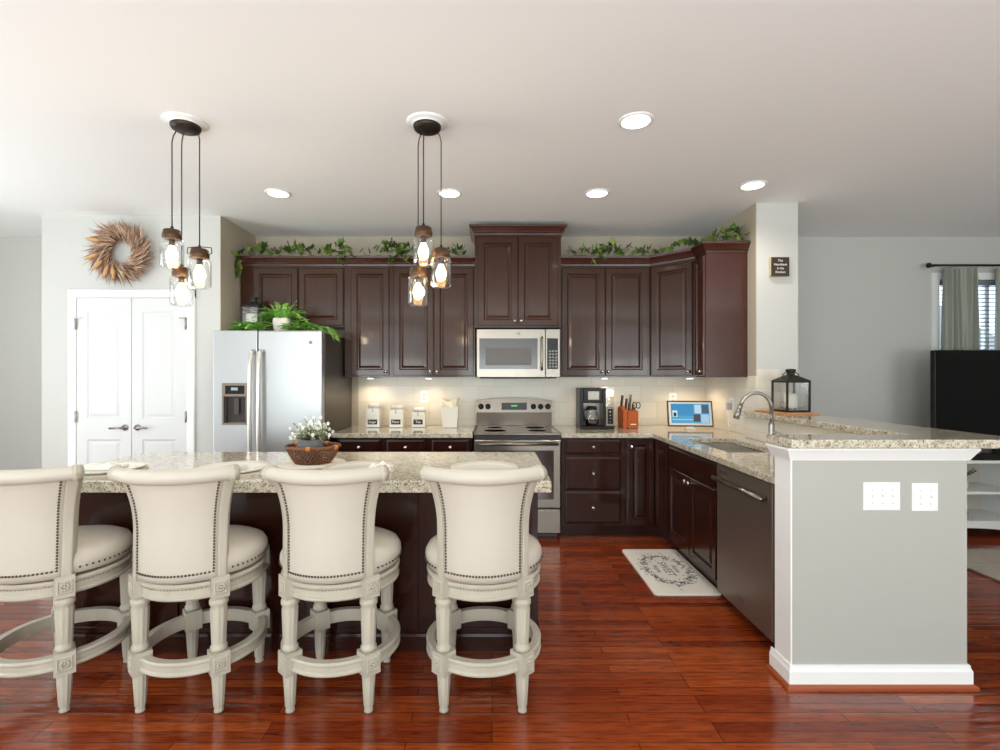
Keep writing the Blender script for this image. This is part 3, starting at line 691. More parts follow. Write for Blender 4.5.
    def nail(p_): q.ball(p_, .0050, 6, 4)
    for s_ in (-1, 1):
        for k in range(32): nail(bp(s_*.80, .075+.90*k/31, .0055))
    for k in range(1, 24): nail(bp(-.80+1.6*k/24, .075, .0075))
    q.build('nailhead_trim', nail_m, t); q = MB()
    for k in range(72):
        a = 2*pi*k/72
        if abs(((a-1.5*pi+pi) % (2*pi))-pi) < .80: continue
        nail((.2655*cos(a), .2655*sin(a), .604))
    q.build('seat_nailhead_trim', nail_m, t)
    return t
def frame_sq(x, zc, w, M):
    i = w-.006; v = [(x, -w, zc-w*1.1), (x, w, zc-w*1.1), (x, w, zc+w*1.1), (x, -w, zc+w*1.1), (x+.003, -i, zc-i*1.1), (x+.003, i, zc-i*1.1), (x+.003, i, zc+i*1.1), (x+.003, -i, zc+i*1.1)]
    v += [(x-.001, -i+.003, zc-i*1.1+.003), (x-.001, i-.003, zc-i*1.1+.003), (x-.001, i-.003, zc+i*1.1-.003), (x-.001, -i+.003, zc+i*1.1-.003)]
    return [tuple(M @ Vector(p_)) for p_ in v], [(k, (k+1) % 4, (k+1) % 4+4, k+4) for k in range(4)]+[(k+4, (k+1) % 4+4, (k+1) % 4+8, k+8) for k in range(4)]
st = make_stool()
SX = [(-1.975, 'cream leather swivel stool at the far left end of the island, cut off', 3),
      (-1.322, 'cream leather swivel stool in front of the island, second from the left end', 3),
      (-.688, 'cream leather swivel stool standing before the flower basket on the island', 0),
      (-.038, 'cream leather swivel stool at the right end of the island nearest the range', 0)]
for i, (x, lb, rz) in enumerate(SX):
    o = st if i == 0 else copy_tree(st)
    o.location = (x, 2.30, 0); o['label'] = lb
    for ch in o.children:   # the upper part swivels on the legs
        if ch.name.split('.')[0] not in ('leg', 'foot_ring', 'apron', 'bead_trim'): ch.rotation_euler = (0, 0, R(rz))

# ------------------------------------------------------------ table settings, basket
g = 'place settings on the island'
pl = MB().lathe([(.0, .002), (.12, .002), (.125, 0), (.15, .004), (.176, .014), (.180, .017), (.176, .020), (.15, .010), (.12, .006), (0, .006)], 48).build('charger_plate', plate_m)
lbs = ['round cream charger plate at the far left stool place', 'round cream charger plate behind the second stool from the left', 'round cream charger plate behind the stool in front of the flower basket', 'round cream charger plate at the right end of the island']
for i, x in enumerate((-2.03, -1.36, -.70, -.04)):
    o = pl if i == 0 else pl.copy()
    if i: COL.objects.link(o)
    o.location = (x, 2.63, .925); tag(o, lbs[i], 'plate', g)
pm = MB().lathe([(.186, 0), (.186, .004), (0, .004)], 48).build('placemat', placem_m)
plb = ['round cloth placemat under the far left charger plate', 'round cloth placemat under the charger behind the second stool', 'round cloth placemat under the charger with the puffy napkin', 'round cloth placemat under the right-end charger plate', 'round white placemat under the flower basket']
for i, (x, y) in enumerate(((-2.03, 2.63), (-1.36, 2.63), (-.70, 2.63), (-.04, 2.63), (-1.03, 2.86))):
    o = pm if i == 0 else pm.copy()
    if i: COL.objects.link(o)
    o.location = (x, y, .9205); tag(o, plb[i], 'placemat', 'round placemats on the island')
def napkin():
    q = MB(); N = 14; vs_ = []
    for i in range(N+1):
        for j in range(N+1):
            u, v = i/N*2-1, j/N*2-1; e = (1-u**4)*(1-v**4)
            vs_.append((.10*u*(1-.25*v), .07*v, .004+.022*e+.008*sin(6*u+2*v)*e))
    b_ = len(vs_); vs2 = [(x, y, 0) for x, y, z in vs_]
    I = lambda i, j: i*(N+1)+j
    fs = [(I(i, j), I(i+1, j), I(i+1, j+1), I(i, j+1)) for i in range(N) for j in range(N)]+[(b_+I(i, j), b_+I(i, j+1), b_+I(i+1, j+1), b_+I(i+1, j)) for i in range(N) for j in range(N)]
    for k in range(N):
        fs += [(I(k, 0), b_+I(k, 0), b_+I(k+1, 0), I(k+1, 0)), (I(k+1, N), b_+I(k+1, N), b_+I(k, N), I(k, N)), (I(0, k+1), b_+I(0, k+1), b_+I(0, k), I(0, k)), (I(N, k), b_+I(N, k), b_+I(N, k+1), I(N, k+1))]
    return q.add(vs_+vs2, fs, True).build('napkin', napkin_m)
nk = napkin(); nk.location = (-2.05, 2.65, .932); tag(nk, 'folded white napkin on the far left charger plate', 'napkin', 'folded napkins')
o = nk.copy(); COL.objects.link(o); o.location = (-.585, 2.63, .932); o.scale = (.55, .8, 1.2); tag(o, 'puffy white napkin on the plate behind the third stool from left', 'napkin', 'folded napkins')
t = thing('fruit_basket', 'oval brown woven basket with orange wrapped rim on the island', 'basket', (-1.02, 2.85, .925))
q = MB(); NB = 40
def br_(z): return .085+.055*(z/.095)**.7
def spoke(a0, tw):
    pts_ = []
    for k in range(9): z = .004+.09*k/8; a = a0+tw*k/8; r = br_(z); pts_.append((r*cos(a)*1.05, r*sin(a)*.9, z))
    q.tube(pts_, .0042, 5)
for k in range(NB): spoke(2*pi*k/NB, .55)
for k in range(NB//2): spoke(2*pi*k/(NB//2), -.55)
q.build('woven_side', basket_m, t)
def oval(z, r, rr, name, m):
    MB().tube([(r*cos(2*pi*k/40)*1.05, r*sin(2*pi*k/40)*.9, z) for k in range(40)], rr, 8, closed=True).build(name, m, t)
oval(.096, .141, .0085, 'rim', basket_m); oval(.010, .088, .007, 'foot_ring', basket_m)
MB().lathe([(.088, .004), (.088, .008), (0, .008)], 32, Matrix.Diagonal((1.05, .9, 1, 1))).build('bottom', basket_m, t)
for a in (-1.45, -.35, 2.6, 1.3):
    q = MB()
    for k in range(5):
        b2_ = a+.03*(k-2); c_ = Vector((.141*cos(b2_)*1.05, .141*sin(b2_)*.9, .096)); rd = Vector((cos(b2_), sin(b2_), 0))
        q.tube([c_+rd*.0105*cos(w)+Vector((0, 0, .0105*sin(w))) for w in [2*pi*j/10 for j in range(10)]], .003, 5, closed=True)
    q.build('rim_wrap', wrap_m, t)
t = thing('potted_plant', 'small dark grey pot of white blossoms standing in the woven basket', 'plant', (-1.035, 2.85, .9335)); t.scale = (.95, .95, 1.1)
MB().lathe([(.045, 0), (.062, .02), (.074, .06), (.075, .09), (.066, .115), (.060, .115), (.066, .09), (.060, .10), (0, .10)], 28).build('pot', pot_m, t)
lf, st_, pt = MB(), MB(), MB()
for k in range(95):
    a = random.uniform(0, 2*pi); e = random.uniform(.1, 1.45); r = random.uniform(.06, .125)
    p0 = Vector((.02*cos(a), .02*sin(a), .10)); p1 = p0+Vector((cos(a)*cos(e)*r*1.15, sin(a)*cos(e)*r*1.0, .015+sin(e)*r*.95))
    st_.tube([p0, p0*.5+p1*.5+Vector((0, 0, .01)), p1], .0012, 4)
    for j in range(3):
        c_ = p0.lerp(p1, .5+.2*j)+Vector([random.uniform(-.01, .01) for _ in range(3)])
        u = Vector([random.gauss(0, 1) for _ in range(3)]).normalized(); w = u.orthogonal().normalized()
        lf.add([c_, c_+u*.009+w*.004, c_+u*.02, c_+u*.009-w*.004], [(0, 1, 2, 3)])
    if k % 5 < 3:
        for j in range(5):
            w = 2*pi*j/5; pt.ball(p1+Vector((.006*cos(w), .004*random.uniform(-1, 1), .006*sin(w))), .0045, 6, 4)
st_.build('stems', stem_m, t); lf.build('leaves', flow_m, t); pt.build('blossoms', petal_m, t)

# ------------------------------------------------------------ counter items
def canister(x, h, word, lb):
    t = thing('canister', lb, 'canister', (x, 4.90, .9215), 0, 'white lidded canisters')
    w = .066
    MB().box(-w, w, -w, w, 0, h).lathe([(.052, h), (.052, h+.012)], 24).build('jar', ceramic_m, t, bevel=.012, seg=3)
    MB().lathe([(.058, h+.012), (.060, h+.018), (.060, h+.036), (.054, h+.044), (0, h+.047)], 24).build('lid', ceramic_m, t)
    q = MB().tube([(.05*cos(a), .05*sin(a)-.0, h+.010) for a in [2*pi*k/20 for k in range(20)]], .003, 6, closed=True)
    q.tube([(.0, -.055, h+.03), (0, -.068, h+.02), (0, -.069, h-.03)], .003, 6); q.box(-.006, .006, -.072, -.067, h-.035, h-.005)
    q.tube([(.06, 0, h+.01), (.09, 0, h+.0), (.10, 0, h-.012)], .003, 6); q.build('clamp', chrome_m, t)
    MB().box(-.045, .045, -w-.002, -w, .03, .078).build('label', label_m, t)
    text('lettering', word, .034, chalk_m, t, (0, -w-.003, .054))
canister(-1.155, .185, 'Sugar', 'tallest white ceramic canister labelled Sugar')
canister(-.93, .170, 'Flour', 'middle-sized white ceramic canister labelled Flour')
canister(-.715, .145, 'Tea', 'smallest white ceramic canister labelled Tea')
t = thing('utensil_crock', 'square white ceramic crock stuffed with paper coffee filters', 'crock', (-.405, 4.88, .9215))
q = MB(); w = .068; wt = .082; vs_ = []
for ww, z in ((w, 0), (wt, .20), (wt-.006, .20), (w-.006, .008)): vs_ += [(-ww, -ww, z), (ww, -ww, z), (ww, ww, z), (-ww, ww, z)]
q.add(vs_, [(3, 2, 1, 0)]+[(4*k+j, 4*k+(j+1) % 4, 4*k+4+(j+1) % 4, 4*k+4+j) for k in range(3) for j in range(4)]+[(12, 13, 14, 15)]); q.build('crock', ceramic_m, t, bevel=.004)
q = MB()
for k in range(4):
    n = 40; vs_ = []
    for i in range(n):
        a = 2*pi*i/n; rr = 1+.06*sin(10*a+k)
        vs_ += [(.025*cos(a), .025*sin(a), .13+.012*k), ((.078+.004*k)*rr*cos(a), (.066)*rr*sin(a),   .232+.012*k+.022*sin(2*a+k*.8))]
    q.add(vs_, [(2*i, 2*((i+1) % n), 2*((i+1) % n)+1, 2*i+1) for i in range(n)], True)
o = q.build('coffee_filters', paper_m, t); md = o.modifiers.new('thickness', 'SOLIDIFY'); md.thickness = .0015
# outlets and switches
def plate(name, lb, cat, loc, rz, w, h, kind, n, grp):
    t = thing(name, lb, cat, loc, rz, grp)
    MB().rects(-w/2, w/2, -h/2, h/2, [(0, 0), (0, -.003), (.004, -.006), (.006, -.006)]).build('cover', white_m, t)
    for k in range(n):
        x = (k-(n-1)/2)*.046
        if kind == 's':
            MB().box(x-.005, x+.005, -.0075, -.006, -.013, .013).add([(x-.004, -.007, -.004), (x+.004, -.007, -.004), (x+.004, -.007, .006), (x-.004, -.007, .006), (x-.003, -.018, .006), (x+.003, -.018, .006), (x+.003, -.018, .011), (x-.003, -.018, .011)],
              [(0, 1, 5, 4), (1, 2, 6, 5), (2, 3, 7, 6), (3, 0, 4, 7), (4, 5, 6, 7)]).build('toggle', white_m, t)
            MB().ball((x, -.006, .030), .0025, 8, 4).ball((x, -.006, -.030), .0025, 8, 4).build('screw', chrome_m, t)
        else:
            for s_ in (-1, 1):
                o = MB().box(-.016, .016, -.008, -.006, s_*.02-.013, s_*.02+.013).build('socket', ceramic_m, t, bevel=.003)
                MB().box(-.007, -.005, -.0086, -.008, s_*.02-.004, s_*.02+.006).box(.005, .007, -.0086, -.008, s_*.02-.004, s_*.02+.006).build('slots', label_m, o)
    return t
plate('wall_outlet', 'white outlet on the backsplash above the flour and tea canisters', 'outlet', (-.69, YB-.0105, 1.21), 0, .075, .12, 'o', 1, 'backsplash outlets')
plate('wall_outlet', 'white outlet on the backsplash behind the tablet', 'outlet', (1.84, YB-.0105, 1.19), 0, .075, .12, 'o', 1, 'backsplash outlets')
plate('wall_outlet', 'white outlet on the right backsplash wall beside the faucet', 'outlet', (2.1615, 4.50, 1.17), R(-90), .075, .12, 'o', 1, 'backsplash outlets')
plate('light_switch', 'wider white triple switch plate on the grey half wall', 'switch', (1.775, 2.2795, .872), 0, .167, .128, 's', 3, 'half wall switches')
plate('light_switch', 'narrower white double switch plate on the grey half wall', 'switch', (1.972, 2.2795, .868), 0, .118, .128, 's', 2, 'half wall switches')
# charger
t = thing('wall_charger', 'grey plug adapter with cord in the outlet beside the faucet', 'charger', (2.1525, 4.50, 1.15), R(-90))
MB().box(-.02, .02, -.04, 0, -.035, .03).build('plug', mat('plug_grey', (170, 168, 164), .4), t, bevel=.004)
MB().tube([(0, -.03, -.035), (.01, -.035, -.10), (-.01, -.02, -.17), (.02, -.03, -.226)], .0025, 6).build('cord', ceramic_m, t)
# coffee maker
t = thing('coffee_maker', 'black and steel coffee maker with carafe right of the range', 'coffee maker', (.985, 4.80, .9215))
MB().box(-.16, .165, -.12, .12, 0, .028).build('base', black_m, t, bevel=.006)
MB().box(-.16, -.125, -.11, .12, .028, .385).box(-.125, .06, .04, .12, .028, .385).box(.055, .085, -.11, .12, .028, .385).build('tower', black_m, t, bevel=.004)
MB().box(-.123, .053, .034, .0395, .03, .245).build('back_plate', steel_m, t)
MB().box(-.125, .055, -.115, .03, .245, .385).build('brew_head', black_m, t, bevel=.01)
MB().box(-.085, .02, -.118, -.114, .275, .355).build('face_plate', steel_m, t, bevel=.01)
MB().box(.085, .16, -.105, .12, .21, .375).build('water_tank', glass_m, t)
MB().box(.082, .163, -.11, .12, .375, .39).build('tank_lid', steel_m, t)
MB().box(.085, .16, -.11, .12, .028, .205).build('control_tower', dsteel_m, t, bevel=.003)
MB().box(.10, .148, -.113, -.11, .05, .19).build('control_strip', blackg_m, t)
q = MB()
for k in range(4): q.cyl((.124, -.113, .07+.03*k), (.124, -.116, .07+.03*k), .008, 12)
q.build('buttons', steel_m, t)
cf = MB().lathe([(.05, .032), (.066, .05), (.068, .10), (.055, .15), (.042, .175), (.044, .18)], 28, Matrix.Translation((-.035, -.045, 0))).build('carafe', glass_m, t)
MB().lathe([(.045, .18), (.047, .20), (.03, .212), (0, .214)], 24, Matrix.Translation((-.035, -.045, 0))).build('carafe_lid', black_m, cf)
MB().tube([(-.078, -.06, .185), (-.12, -.09, .17), (-.118, -.09, .10), (-.09, -.07, .06)], .008, 8).build('carafe_handle', black_m, cf)
MB().lathe([(.048, .034), (.063, .05), (.064, .085), (0, .085)], 24, Matrix.Translation((-.035, -.045, 0))).build('coffee', mat('coffee', (40, 24, 16), .1), cf)
# knife block
t = thing('knife_block', 'orange-brown wooden knife block with steel handled knives and scissors', 'knife block', (1.32, 4.82, .9215), R(8))
q = MB(); pr = [(-.07, 0), (.07, 0), (.07, .19), (.02, .21), (-.07, .165)]
def ext(q, pr, x0, x1): n = len(pr); q.add([(x0, y, z) for y, z in pr]+[(x1, y, z) for y, z in pr], [tuple(range(n))[::-1], tuple(range(n, 2*n))]+[(i, (i+1) % n, (i+1) % n+n, i+n) for i in range(n)])
ext(q, pr, -.085, -.045); q.build('side_board', block_m, t, bevel=.002)
q = MB(); ext(q, [(-.085, 0), (.07, 0), (.07, .17), (.02, .18), (-.085, .165)], -.044, .06); q.build('block', block_m, t, bevel=.004)
MB().box(-.02, .035, -.0865, -.085, .035, .045).build('maker_mark', chalk_m, t)
for (x, y, h_, l) in ((-.07, .02, .19, .11), (-.025, .02, .17, .10), (.012, .02, .17, .14), (-.02, -.04, .168, .06), (.02, -.04, .168, .05)):
    k_ = MB(); d_ = Vector((.05, -.12, 1)).normalized(); p0 = Vector((x, y, h_)); M = Matrix.Translation(p0) @ d_.to_track_quat('Z', 'Y').to_matrix().to_4x4()
    k_.box(-.007, .007, -.011, .011, 0, l, M); k_.box(-.008, .008, -.013, .013, l, l+.012, M); k_.build('knife', steel_m, t, bevel=.002)
q = MB()
for s_, cx_ in ((-1, .055), (1, .095)):
    q.tube([(cx_+.02*cos(a), -.0, .215+.03*sin(a)) for a in [2*pi*k/16 for k in range(16)]], .0045, 6, closed=True)
q.tube([(.05, 0, .16), (.06, 0, .195)], .006, 6); q.build('scissors', black_m, t)
# smart display
t = thing('smart_display', 'framed tablet display showing a blue home screen on the corner counter', 'tablet', (1.86, 4.68, .9215), R(-8))
tl = Matrix.Rotation(R(-14), 4, 'X')
def tb(x0, x1, z0, z1, y0, y1): return MB().box(x0, x1, y0, y1, z0, z1, Matrix.Translation((0, 0, .025)) @ tl)
o = tb(-.205, .205, 0, .245, -.006, .016).build('frame', tabfr_m, t, bevel=.003)
tb(-.192, .192, .012, .232, -.0075, -.006).build('bezel', plate_m, t)
def em(n_, c_, e_=.9): return mat(n_, (10, 10, 10), .2, emit=c_, es=e_)
sc = tb(-.172, .172, .03, .215, -.0085, -.0075).build('screen', em('screen_blue', (70, 160, 200)), t)
tb(-.172, .03, .10, .215, -.0087, -.0085).build('screen_sky', em('screen_deep', (46, 140, 190)), sc)
tb(.042, .100, .125, .205, -.009, -.0085).build('weather_tile', em('tile_pale', (190, 215, 232)), sc)
tb(.106, .166, .125, .205, -.009, -.0085).build('news_tile', em('tile_navy', (60, 84, 112)), sc)
tb(.030, .090, .045, .115, -.009, -.0085).build('photo_tile', em('tile_dark', (70, 58, 60)), sc)
tb(.096, .166, .035, .115, -.009, -.0085).build('note_tile', em('tile_blue', (160, 200, 226)), sc)
tb(-.160, -.115, .09, .15, -.009, -.0085).build('portrait_tile', em('tile_white', (214, 222, 226)), sc)
tb(-.150, -.125, .095, .13, -.0093, -.009).build('portrait', em('tile_black', (20, 26, 30)), sc)
q = MB()
for k in range(7): q.box(-.16+.026*k, -.14+.026*k, -.0092, -.0085, .062, .067, Matrix.Translation((0, 0, .025)) @ tl)
q.build('caption', em('tile_text', (220, 236, 240)), sc)
MB().box(-.04, .04, -.02, .09, 0, .008).box(-.012, .012, .03, .05, .008, .12).box(-.03, .03, .002, .02, .008, .03).build('stand', plate_m, t)

# ------------------------------------------------------------ bar lantern and board
tag(MB().box(2.13, 2.39, 3.64, 4.06, 1.1365, 1.146).build('wooden_board', board_m, bevel=.003), 'thin light wood board under the lantern on the raised bar', 'board')
def lantern(name, lb, loc, s=1.0, w=.10, hb=.235, rz=0, pebbles=True):
    t = thing(name, lb, 'lantern', loc, rz)
    MB().box(-w-.006, w+.006, -w-.006, w+.006, 0, .012).build('base', iron_m, t, bevel=.002)
    q = MB()
    for sx_ in (-1, 1):
        for sy_ in (-1, 1): q.box(sx_*w-.006, sx_*w+.006, sy_*w-.006, sy_*w+.006, .012, hb)
    for s_ in (-1, 1): q.box(-w, w, s_*w-.006, s_*w+.006, hb-.012, hb); q.box(s_*w-.006, s_*w+.006, -w, w, hb-.012, hb)
    q.build('frame', iron_m, t)
    for s_ in (-1, 1):
        MB().box(-w+.006, w-.006, s_*w-.001, s_*w+.001, .012, hb-.012).build('glass_pane', glass_m, t)
        MB().box(s_*w-.001, s_*w+.001, -w+.006, w-.006, .012, hb-.012).build('glass_pane', glass_m, t)
    a, b_ = w+.012, .028; z0, z1 = hb, hb+.045
    MB().add([(-a, -a, z0), (a, -a, z0), (a, a, z0), (-a, a, z0), (-b_, -b_, z1), (b_, -b_, z1), (b_, b_, z1), (-b_, b_, z1)], [(3, 2, 1, 0), (4, 5, 6, 7)]+[(k, (k+1) % 4, (k+1) % 4+4, k+4) for k in range(4)]).build('roof', iron_m, t)
    MB().box(-.02, .02, -.02, .02, z1, z1+.03).lathe([(.034, z1+.03), (.038, z1+.036), (.034, z1+.046), (0, z1+.05)], 20).build('cap', iron_m, t)
    q = MB().tube([(-w*.75, 0, hb+.02), (-w*.72, 0, hb+.05), (-.03, 0, z1+.028), (.03, 0, z1+.028), (w*.72, 0, hb+.05), (w*.75, 0, hb+.02)], .004, 6); q.build('handle', iron_m, t)
    MB().lathe([(.045*s, .0125), (.047*s, .016), (.047*s, .135*s), (.040*s, .14*s), (0, .138*s)], 28).build('candle', candle_m, t)
    if pebbles:
        q = MB()
        for k in range(14): a_ = 2*pi*k/14; q.ball((.072*cos(a_), .072*sin(a_), .024), .013, 8, 5, (1, 1, .8))
        q.build('pebbles', pebble_m, t)
    return t
lantern('lantern', 'black glass-sided lantern with white pillar candle on the raised bar', (2.30, 3.85, 1.1465), rz=R(4), w=.088)
# wall sign
t = thing('wall_sign', 'small dark square wooden sign with white words on the wall stub', 'sign', (2.345, 4.0995, 2.31))
MB().box(-.075, .075, -.03, -.001, -.078, .078).build('box_frame', signe_m, t)
MB().box(-.073, .073, -.034, -.0301, -.077, .077).build('face', sign_m, t)
for k, wd in enumerate(('The', 'Heartbeat', 'is the', 'Kitchen')): text('lettering', wd, .026, chalk_m, t, (0, -.0345, .048-.031*k))

# ------------------------------------------------------------ refrigerator top
FZ = 1.7855
t = lantern('lantern', 'small dark metal lantern on top of the refrigerator', (-2.19, 4.60, FZ), w=.076, hb=.27, pebbles=False, s=1.45)
t = thing('potted_fern', 'bright green trailing fern in a white pot on the refrigerator', 'plant', (-1.87, 4.45, FZ))
MB().lathe([(.05, 0), (.066, .03), (.078, .11), (.074, .145), (.068, .145), (.07, .12), (.06, .13), (0, .13)], 28).build('pot', ceramic_m, t)
q = MB()
def frond(p0, a, el, ln, curl, lw, dz=0):
    n = 15; d_ = Vector((cos(a)*cos(el), sin(a)*cos(el), sin(el))); p = p0.copy(); pts_ = [p.copy()]; zmin = .03+dz
    for k in range(n):
        d_ = (d_+Vector((random.gauss(0, .03), random.gauss(0, .03), -curl/n))).normalized(); p = p+d_*ln/n
        if p.z < zmin and -.44 < p.x < .44 and dz == 0: p.z = zmin; d_.z = abs(d_.z)*.1
        pts_.append(p.copy())
    q.tube(pts_, .0016, 4)
    for k in range(2, n+1):
        d2 = (pts_[k]-pts_[k-1]).normalized(); sd = d2.cross(Vector((0, 0, 1)))
        sd = sd.normalized() if sd.length > .05 else Vector((1, 0, 0)); l_ = lw*sin(pi*(k+1.5)/(n+3))**.7
        for s_ in (-1, 1):
            tp = pts_[k]+(sd*s_+d2*.5+Vector([random.uniform(-.3, .3) for _ in range(3)])).normalized()*l_*random.uniform(.7, 1.1)
            w_ = d2*.0045; b_ = pts_[k]
            q.add([b_-w_, b_+w_, tp.lerp(b_, .35)+w_*1.2, tp, tp.lerp(b_, .35)-w_*1.2], [(0, 1, 2, 3, 4)])
for k in range(46):
    a = random.uniform(-.35, pi+.35) if k % 3 else random.uniform(0, 2*pi)
    frond(Vector((.04*cos(a), .04*sin(a), .145)), a, random.uniform(.5, 1.35), random.uniform(.14, .27), random.uniform(1.0, 2.6), .032)
for k in range(120):
    sg = -1 if k % 3 < 2 else 1
    x_ = sg*random.uniform(.03, .30 if sg < 0 else .28); frond(Vector((x_-.02, random.uniform(-.22, -.02), random.uniform(.04, .09))), (pi if sg < 0 else 0)+random.gauss(0, .5), random.uniform(-.05, .6), random.uniform(.10, .17), random.uniform(.3, 1.2), .026)
for k in range(12):
    frond(Vector((.36+random.uniform(-.05, .05), random.uniform(-.16, .0), .06)), random.gauss(0, .35), random.uniform(.1, .5), random.uniform(.14, .24), random.uniform(1.2, 2.2), .026, -.3)
q.build('fronds', fern_m, t)

# ------------------------------------------------------------ ivy garlands
def ivy_leaf(q, c_, size, ax, up):
    out = [(0, -.15), (.28, -.42), (.62, -.22), (.45, .05), (.78, .35), (.38, .42), (0, 1.0), (-.38, .42), (-.78, .35), (-.45, .05), (-.62, -.22), (-.28, -.42)]
    ax = ax.normalized(); n_ = ax.cross(up).normalized() if ax.cross(up).length > .01 else ax.orthogonal().normalized(); sd = ax.cross(n_).normalized()
    vs_ = [c_+ax*.15*size]+[c_+sd*(x*size*.62)+ax*(y*size*.62)+n_*(-.22*size*(x*x)-.10*size*max(0, y)**2) for x, y in out]
    q.add(vs_, [(0, 1+i, 1+(i+1) % 12) for i in range(12)])
def garland(name, lb, path, dens, clusters):
    t = thing(name, lb, 'garland', path[0], 0, 'ivy garlands on the cabinet tops'); o_ = Vector(path[0])
    P = [Vector(p_)-o_ for p_ in path]; vn = MB(); fine = []
    for i in range(len(P)-1):
        L_ = (P[i+1]-P[i]).length; n = max(2, int(L_/.04))
        for k in range(n): fine.append(P[i].lerp(P[i+1], k/n)+Vector((0, .012*sin(k*1.9+i), .008+.01*abs(sin(k*1.3+i)))))
    fine.append(P[-1]); vn.tube(fine, .004, 6).build('vine', vine_m, t)
    q = MB()
    for p_ in fine:
        wx = p_.x+o_.x; b_ = sum(max(0, 1-abs(wx-cx_)/cw)*am for cx_, cw, am in clusters)
        for k in range(int(dens*(.7+b_*5.5)+random.random())):
            dr2 = Vector((random.uniform(-1, 1), random.uniform(-1, .3), random.uniform(.1, 1.2)))
            hgt = random.uniform(.01, .03+.09*min(1, b_))
            c_ = p_+Vector((random.uniform(-.05, .05), random.uniform(-.09, -.02), hgt))
            ivy_leaf(q, c_, random.uniform(.055, .105), dr2, Vector((random.uniform(-.4, .4), -1, random.uniform(-.2, .5))))
    return t, q, o_
CT = UZ1+.090
t, q, o_ = garland('ivy_garland', 'green ivy garland on the cabinets left of the tall one, trailing by the pantry wall',
    [(-2.34, 4.70, CT-.06), (-2.25, 4.80, CT+.01), (-1.9, 4.78, CT), (-1.5, 4.76, CT), (-1.1, 4.78, CT), (-.7, 4.76, CT), (-.28, 4.78, CT)], 1.0,
    [(-2.2, .22, .7), (-1.85, .22, .9), (-1.45, .14, 1.0), (-.90, .24, 1.3), (-.3, .15, .8)])
for k in range(9): ivy_leaf(q, Vector((-2.37-.03*random.random(), 4.69, CT-.04-.015*k))-o_, .11, Vector((-.5, -.2, -1)), Vector((0, -1, 0)))
for cx_ in (-1.38, -.93, -.85):
    for k in range(6): ivy_leaf(q, Vector((cx_+random.uniform(-.08, .08), 4.672, CT+.04-.02*k))-o_, .095, Vector((random.uniform(-1, 1), -.2, -.7)), Vector((0, -1, 0)))
q.build('leaves', leaf_m, t)
t, q, o_ = garland('ivy_garland', 'green ivy garland on the cabinets right of the tall cabinet, running to the wall stub',
    [(.74, 4.76, CT), (1.1, 4.78, CT), (1.52, 4.76, CT), (1.70, 4.62, CT), (1.85, 4.46, CT), (1.90, 4.30, CT), (2.12, 4.27, CT)], 1.0,
    [(.85, .15, .5), (1.15, .26, 1.1), (1.45, .1, .6), (1.75, .14, .6), (2.02, .16, 1.3)])
for k in range(6): ivy_leaf(q, Vector((.98+random.uniform(-.06, .06), 4.672, CT+.04-.02*k))-o_, .09, Vector((random.uniform(-1, 1), -.2, -.7)), Vector((0, -1, 0)))
q.build('leaves', leaf_m, t)

# ------------------------------------------------------------ wreath
t = thing('wreath', 'dried wheat and husk wreath hanging above the pantry door', 'wreath', (-3.24, PY-.035, 2.50))
MB().tube([(.15*cos(a), 0, .15*sin(a)) for a in [2*pi*k/40 for k in range(40)]], .034, 8, closed=True).build('ring', vine_m, t)
q = MB()
for k in range(1100):
    a = random.uniform(0, 2*pi); r0 = random.uniform(.082, .20); y0 = random.uniform(-.065, .012)
    tw = a+random.gauss(.85, .28)
    d_ = Vector((cos(tw), random.uniform(-.4, .02), sin(tw))).normalized(); ln = random.uniform(.08, .17)
    if r0+ln > .32: ln = max(.05, .32-r0+random.uniform(-.03, .04))
    p0 = Vector((r0*cos(a), y0, r0*sin(a))); p1 = p0+d_*ln; s_ = d_.cross(Vector((0, 1, 0))).normalized()*random.uniform(.002, .0065); f_ = Vector((0, -.004, 0))
    m_ = p0.lerp(p1, .45)
    q.add([p0, m_+s_, m_+f_, m_-s_, p1, m_-f_], [(0, 1, 2), (0, 2, 3), (4, 2, 1), (4, 3, 2), (0, 5, 1), (0, 3, 5), (4, 1, 5), (4, 5, 3)])
q.build('wheat_spikes', wreath_m, t)
for ax_, az, tw in ((-.13, -.08, 4.0), (-.08, -.12, 4.5), (-.04, -.13, 4.9), (-.14, .09, 3.0), (-.16, -.02, 3.6)):
    q = MB(); c_ = Vector((ax_, -.075, az)); d_ = Vector((cos(tw), -.1, sin(tw))); s_ = Vector((-d_.z, 0, d_.x)); P0 = []
    for f0, w0, dy in ((0, .006, 0), (.035, .018, -.012), (.07, .020, -.012), (.10, .010, -.004), (.125, .001, 0)):
        P0 += [c_+d_*f0-s_*w0, c_+d_*f0+Vector((0, dy-.004, 0)), c_+d_*f0+s_*w0]
    q.add(P0, [(3*k+j, 3*k+j+1, 3*k+j+4, 3*k+j+3) for k in range(4) for j in (0, 1)], True)
    o = q.build('husk', husk_m, t); md = o.modifiers.new('thickness', 'SOLIDIFY'); md.thickness = .002

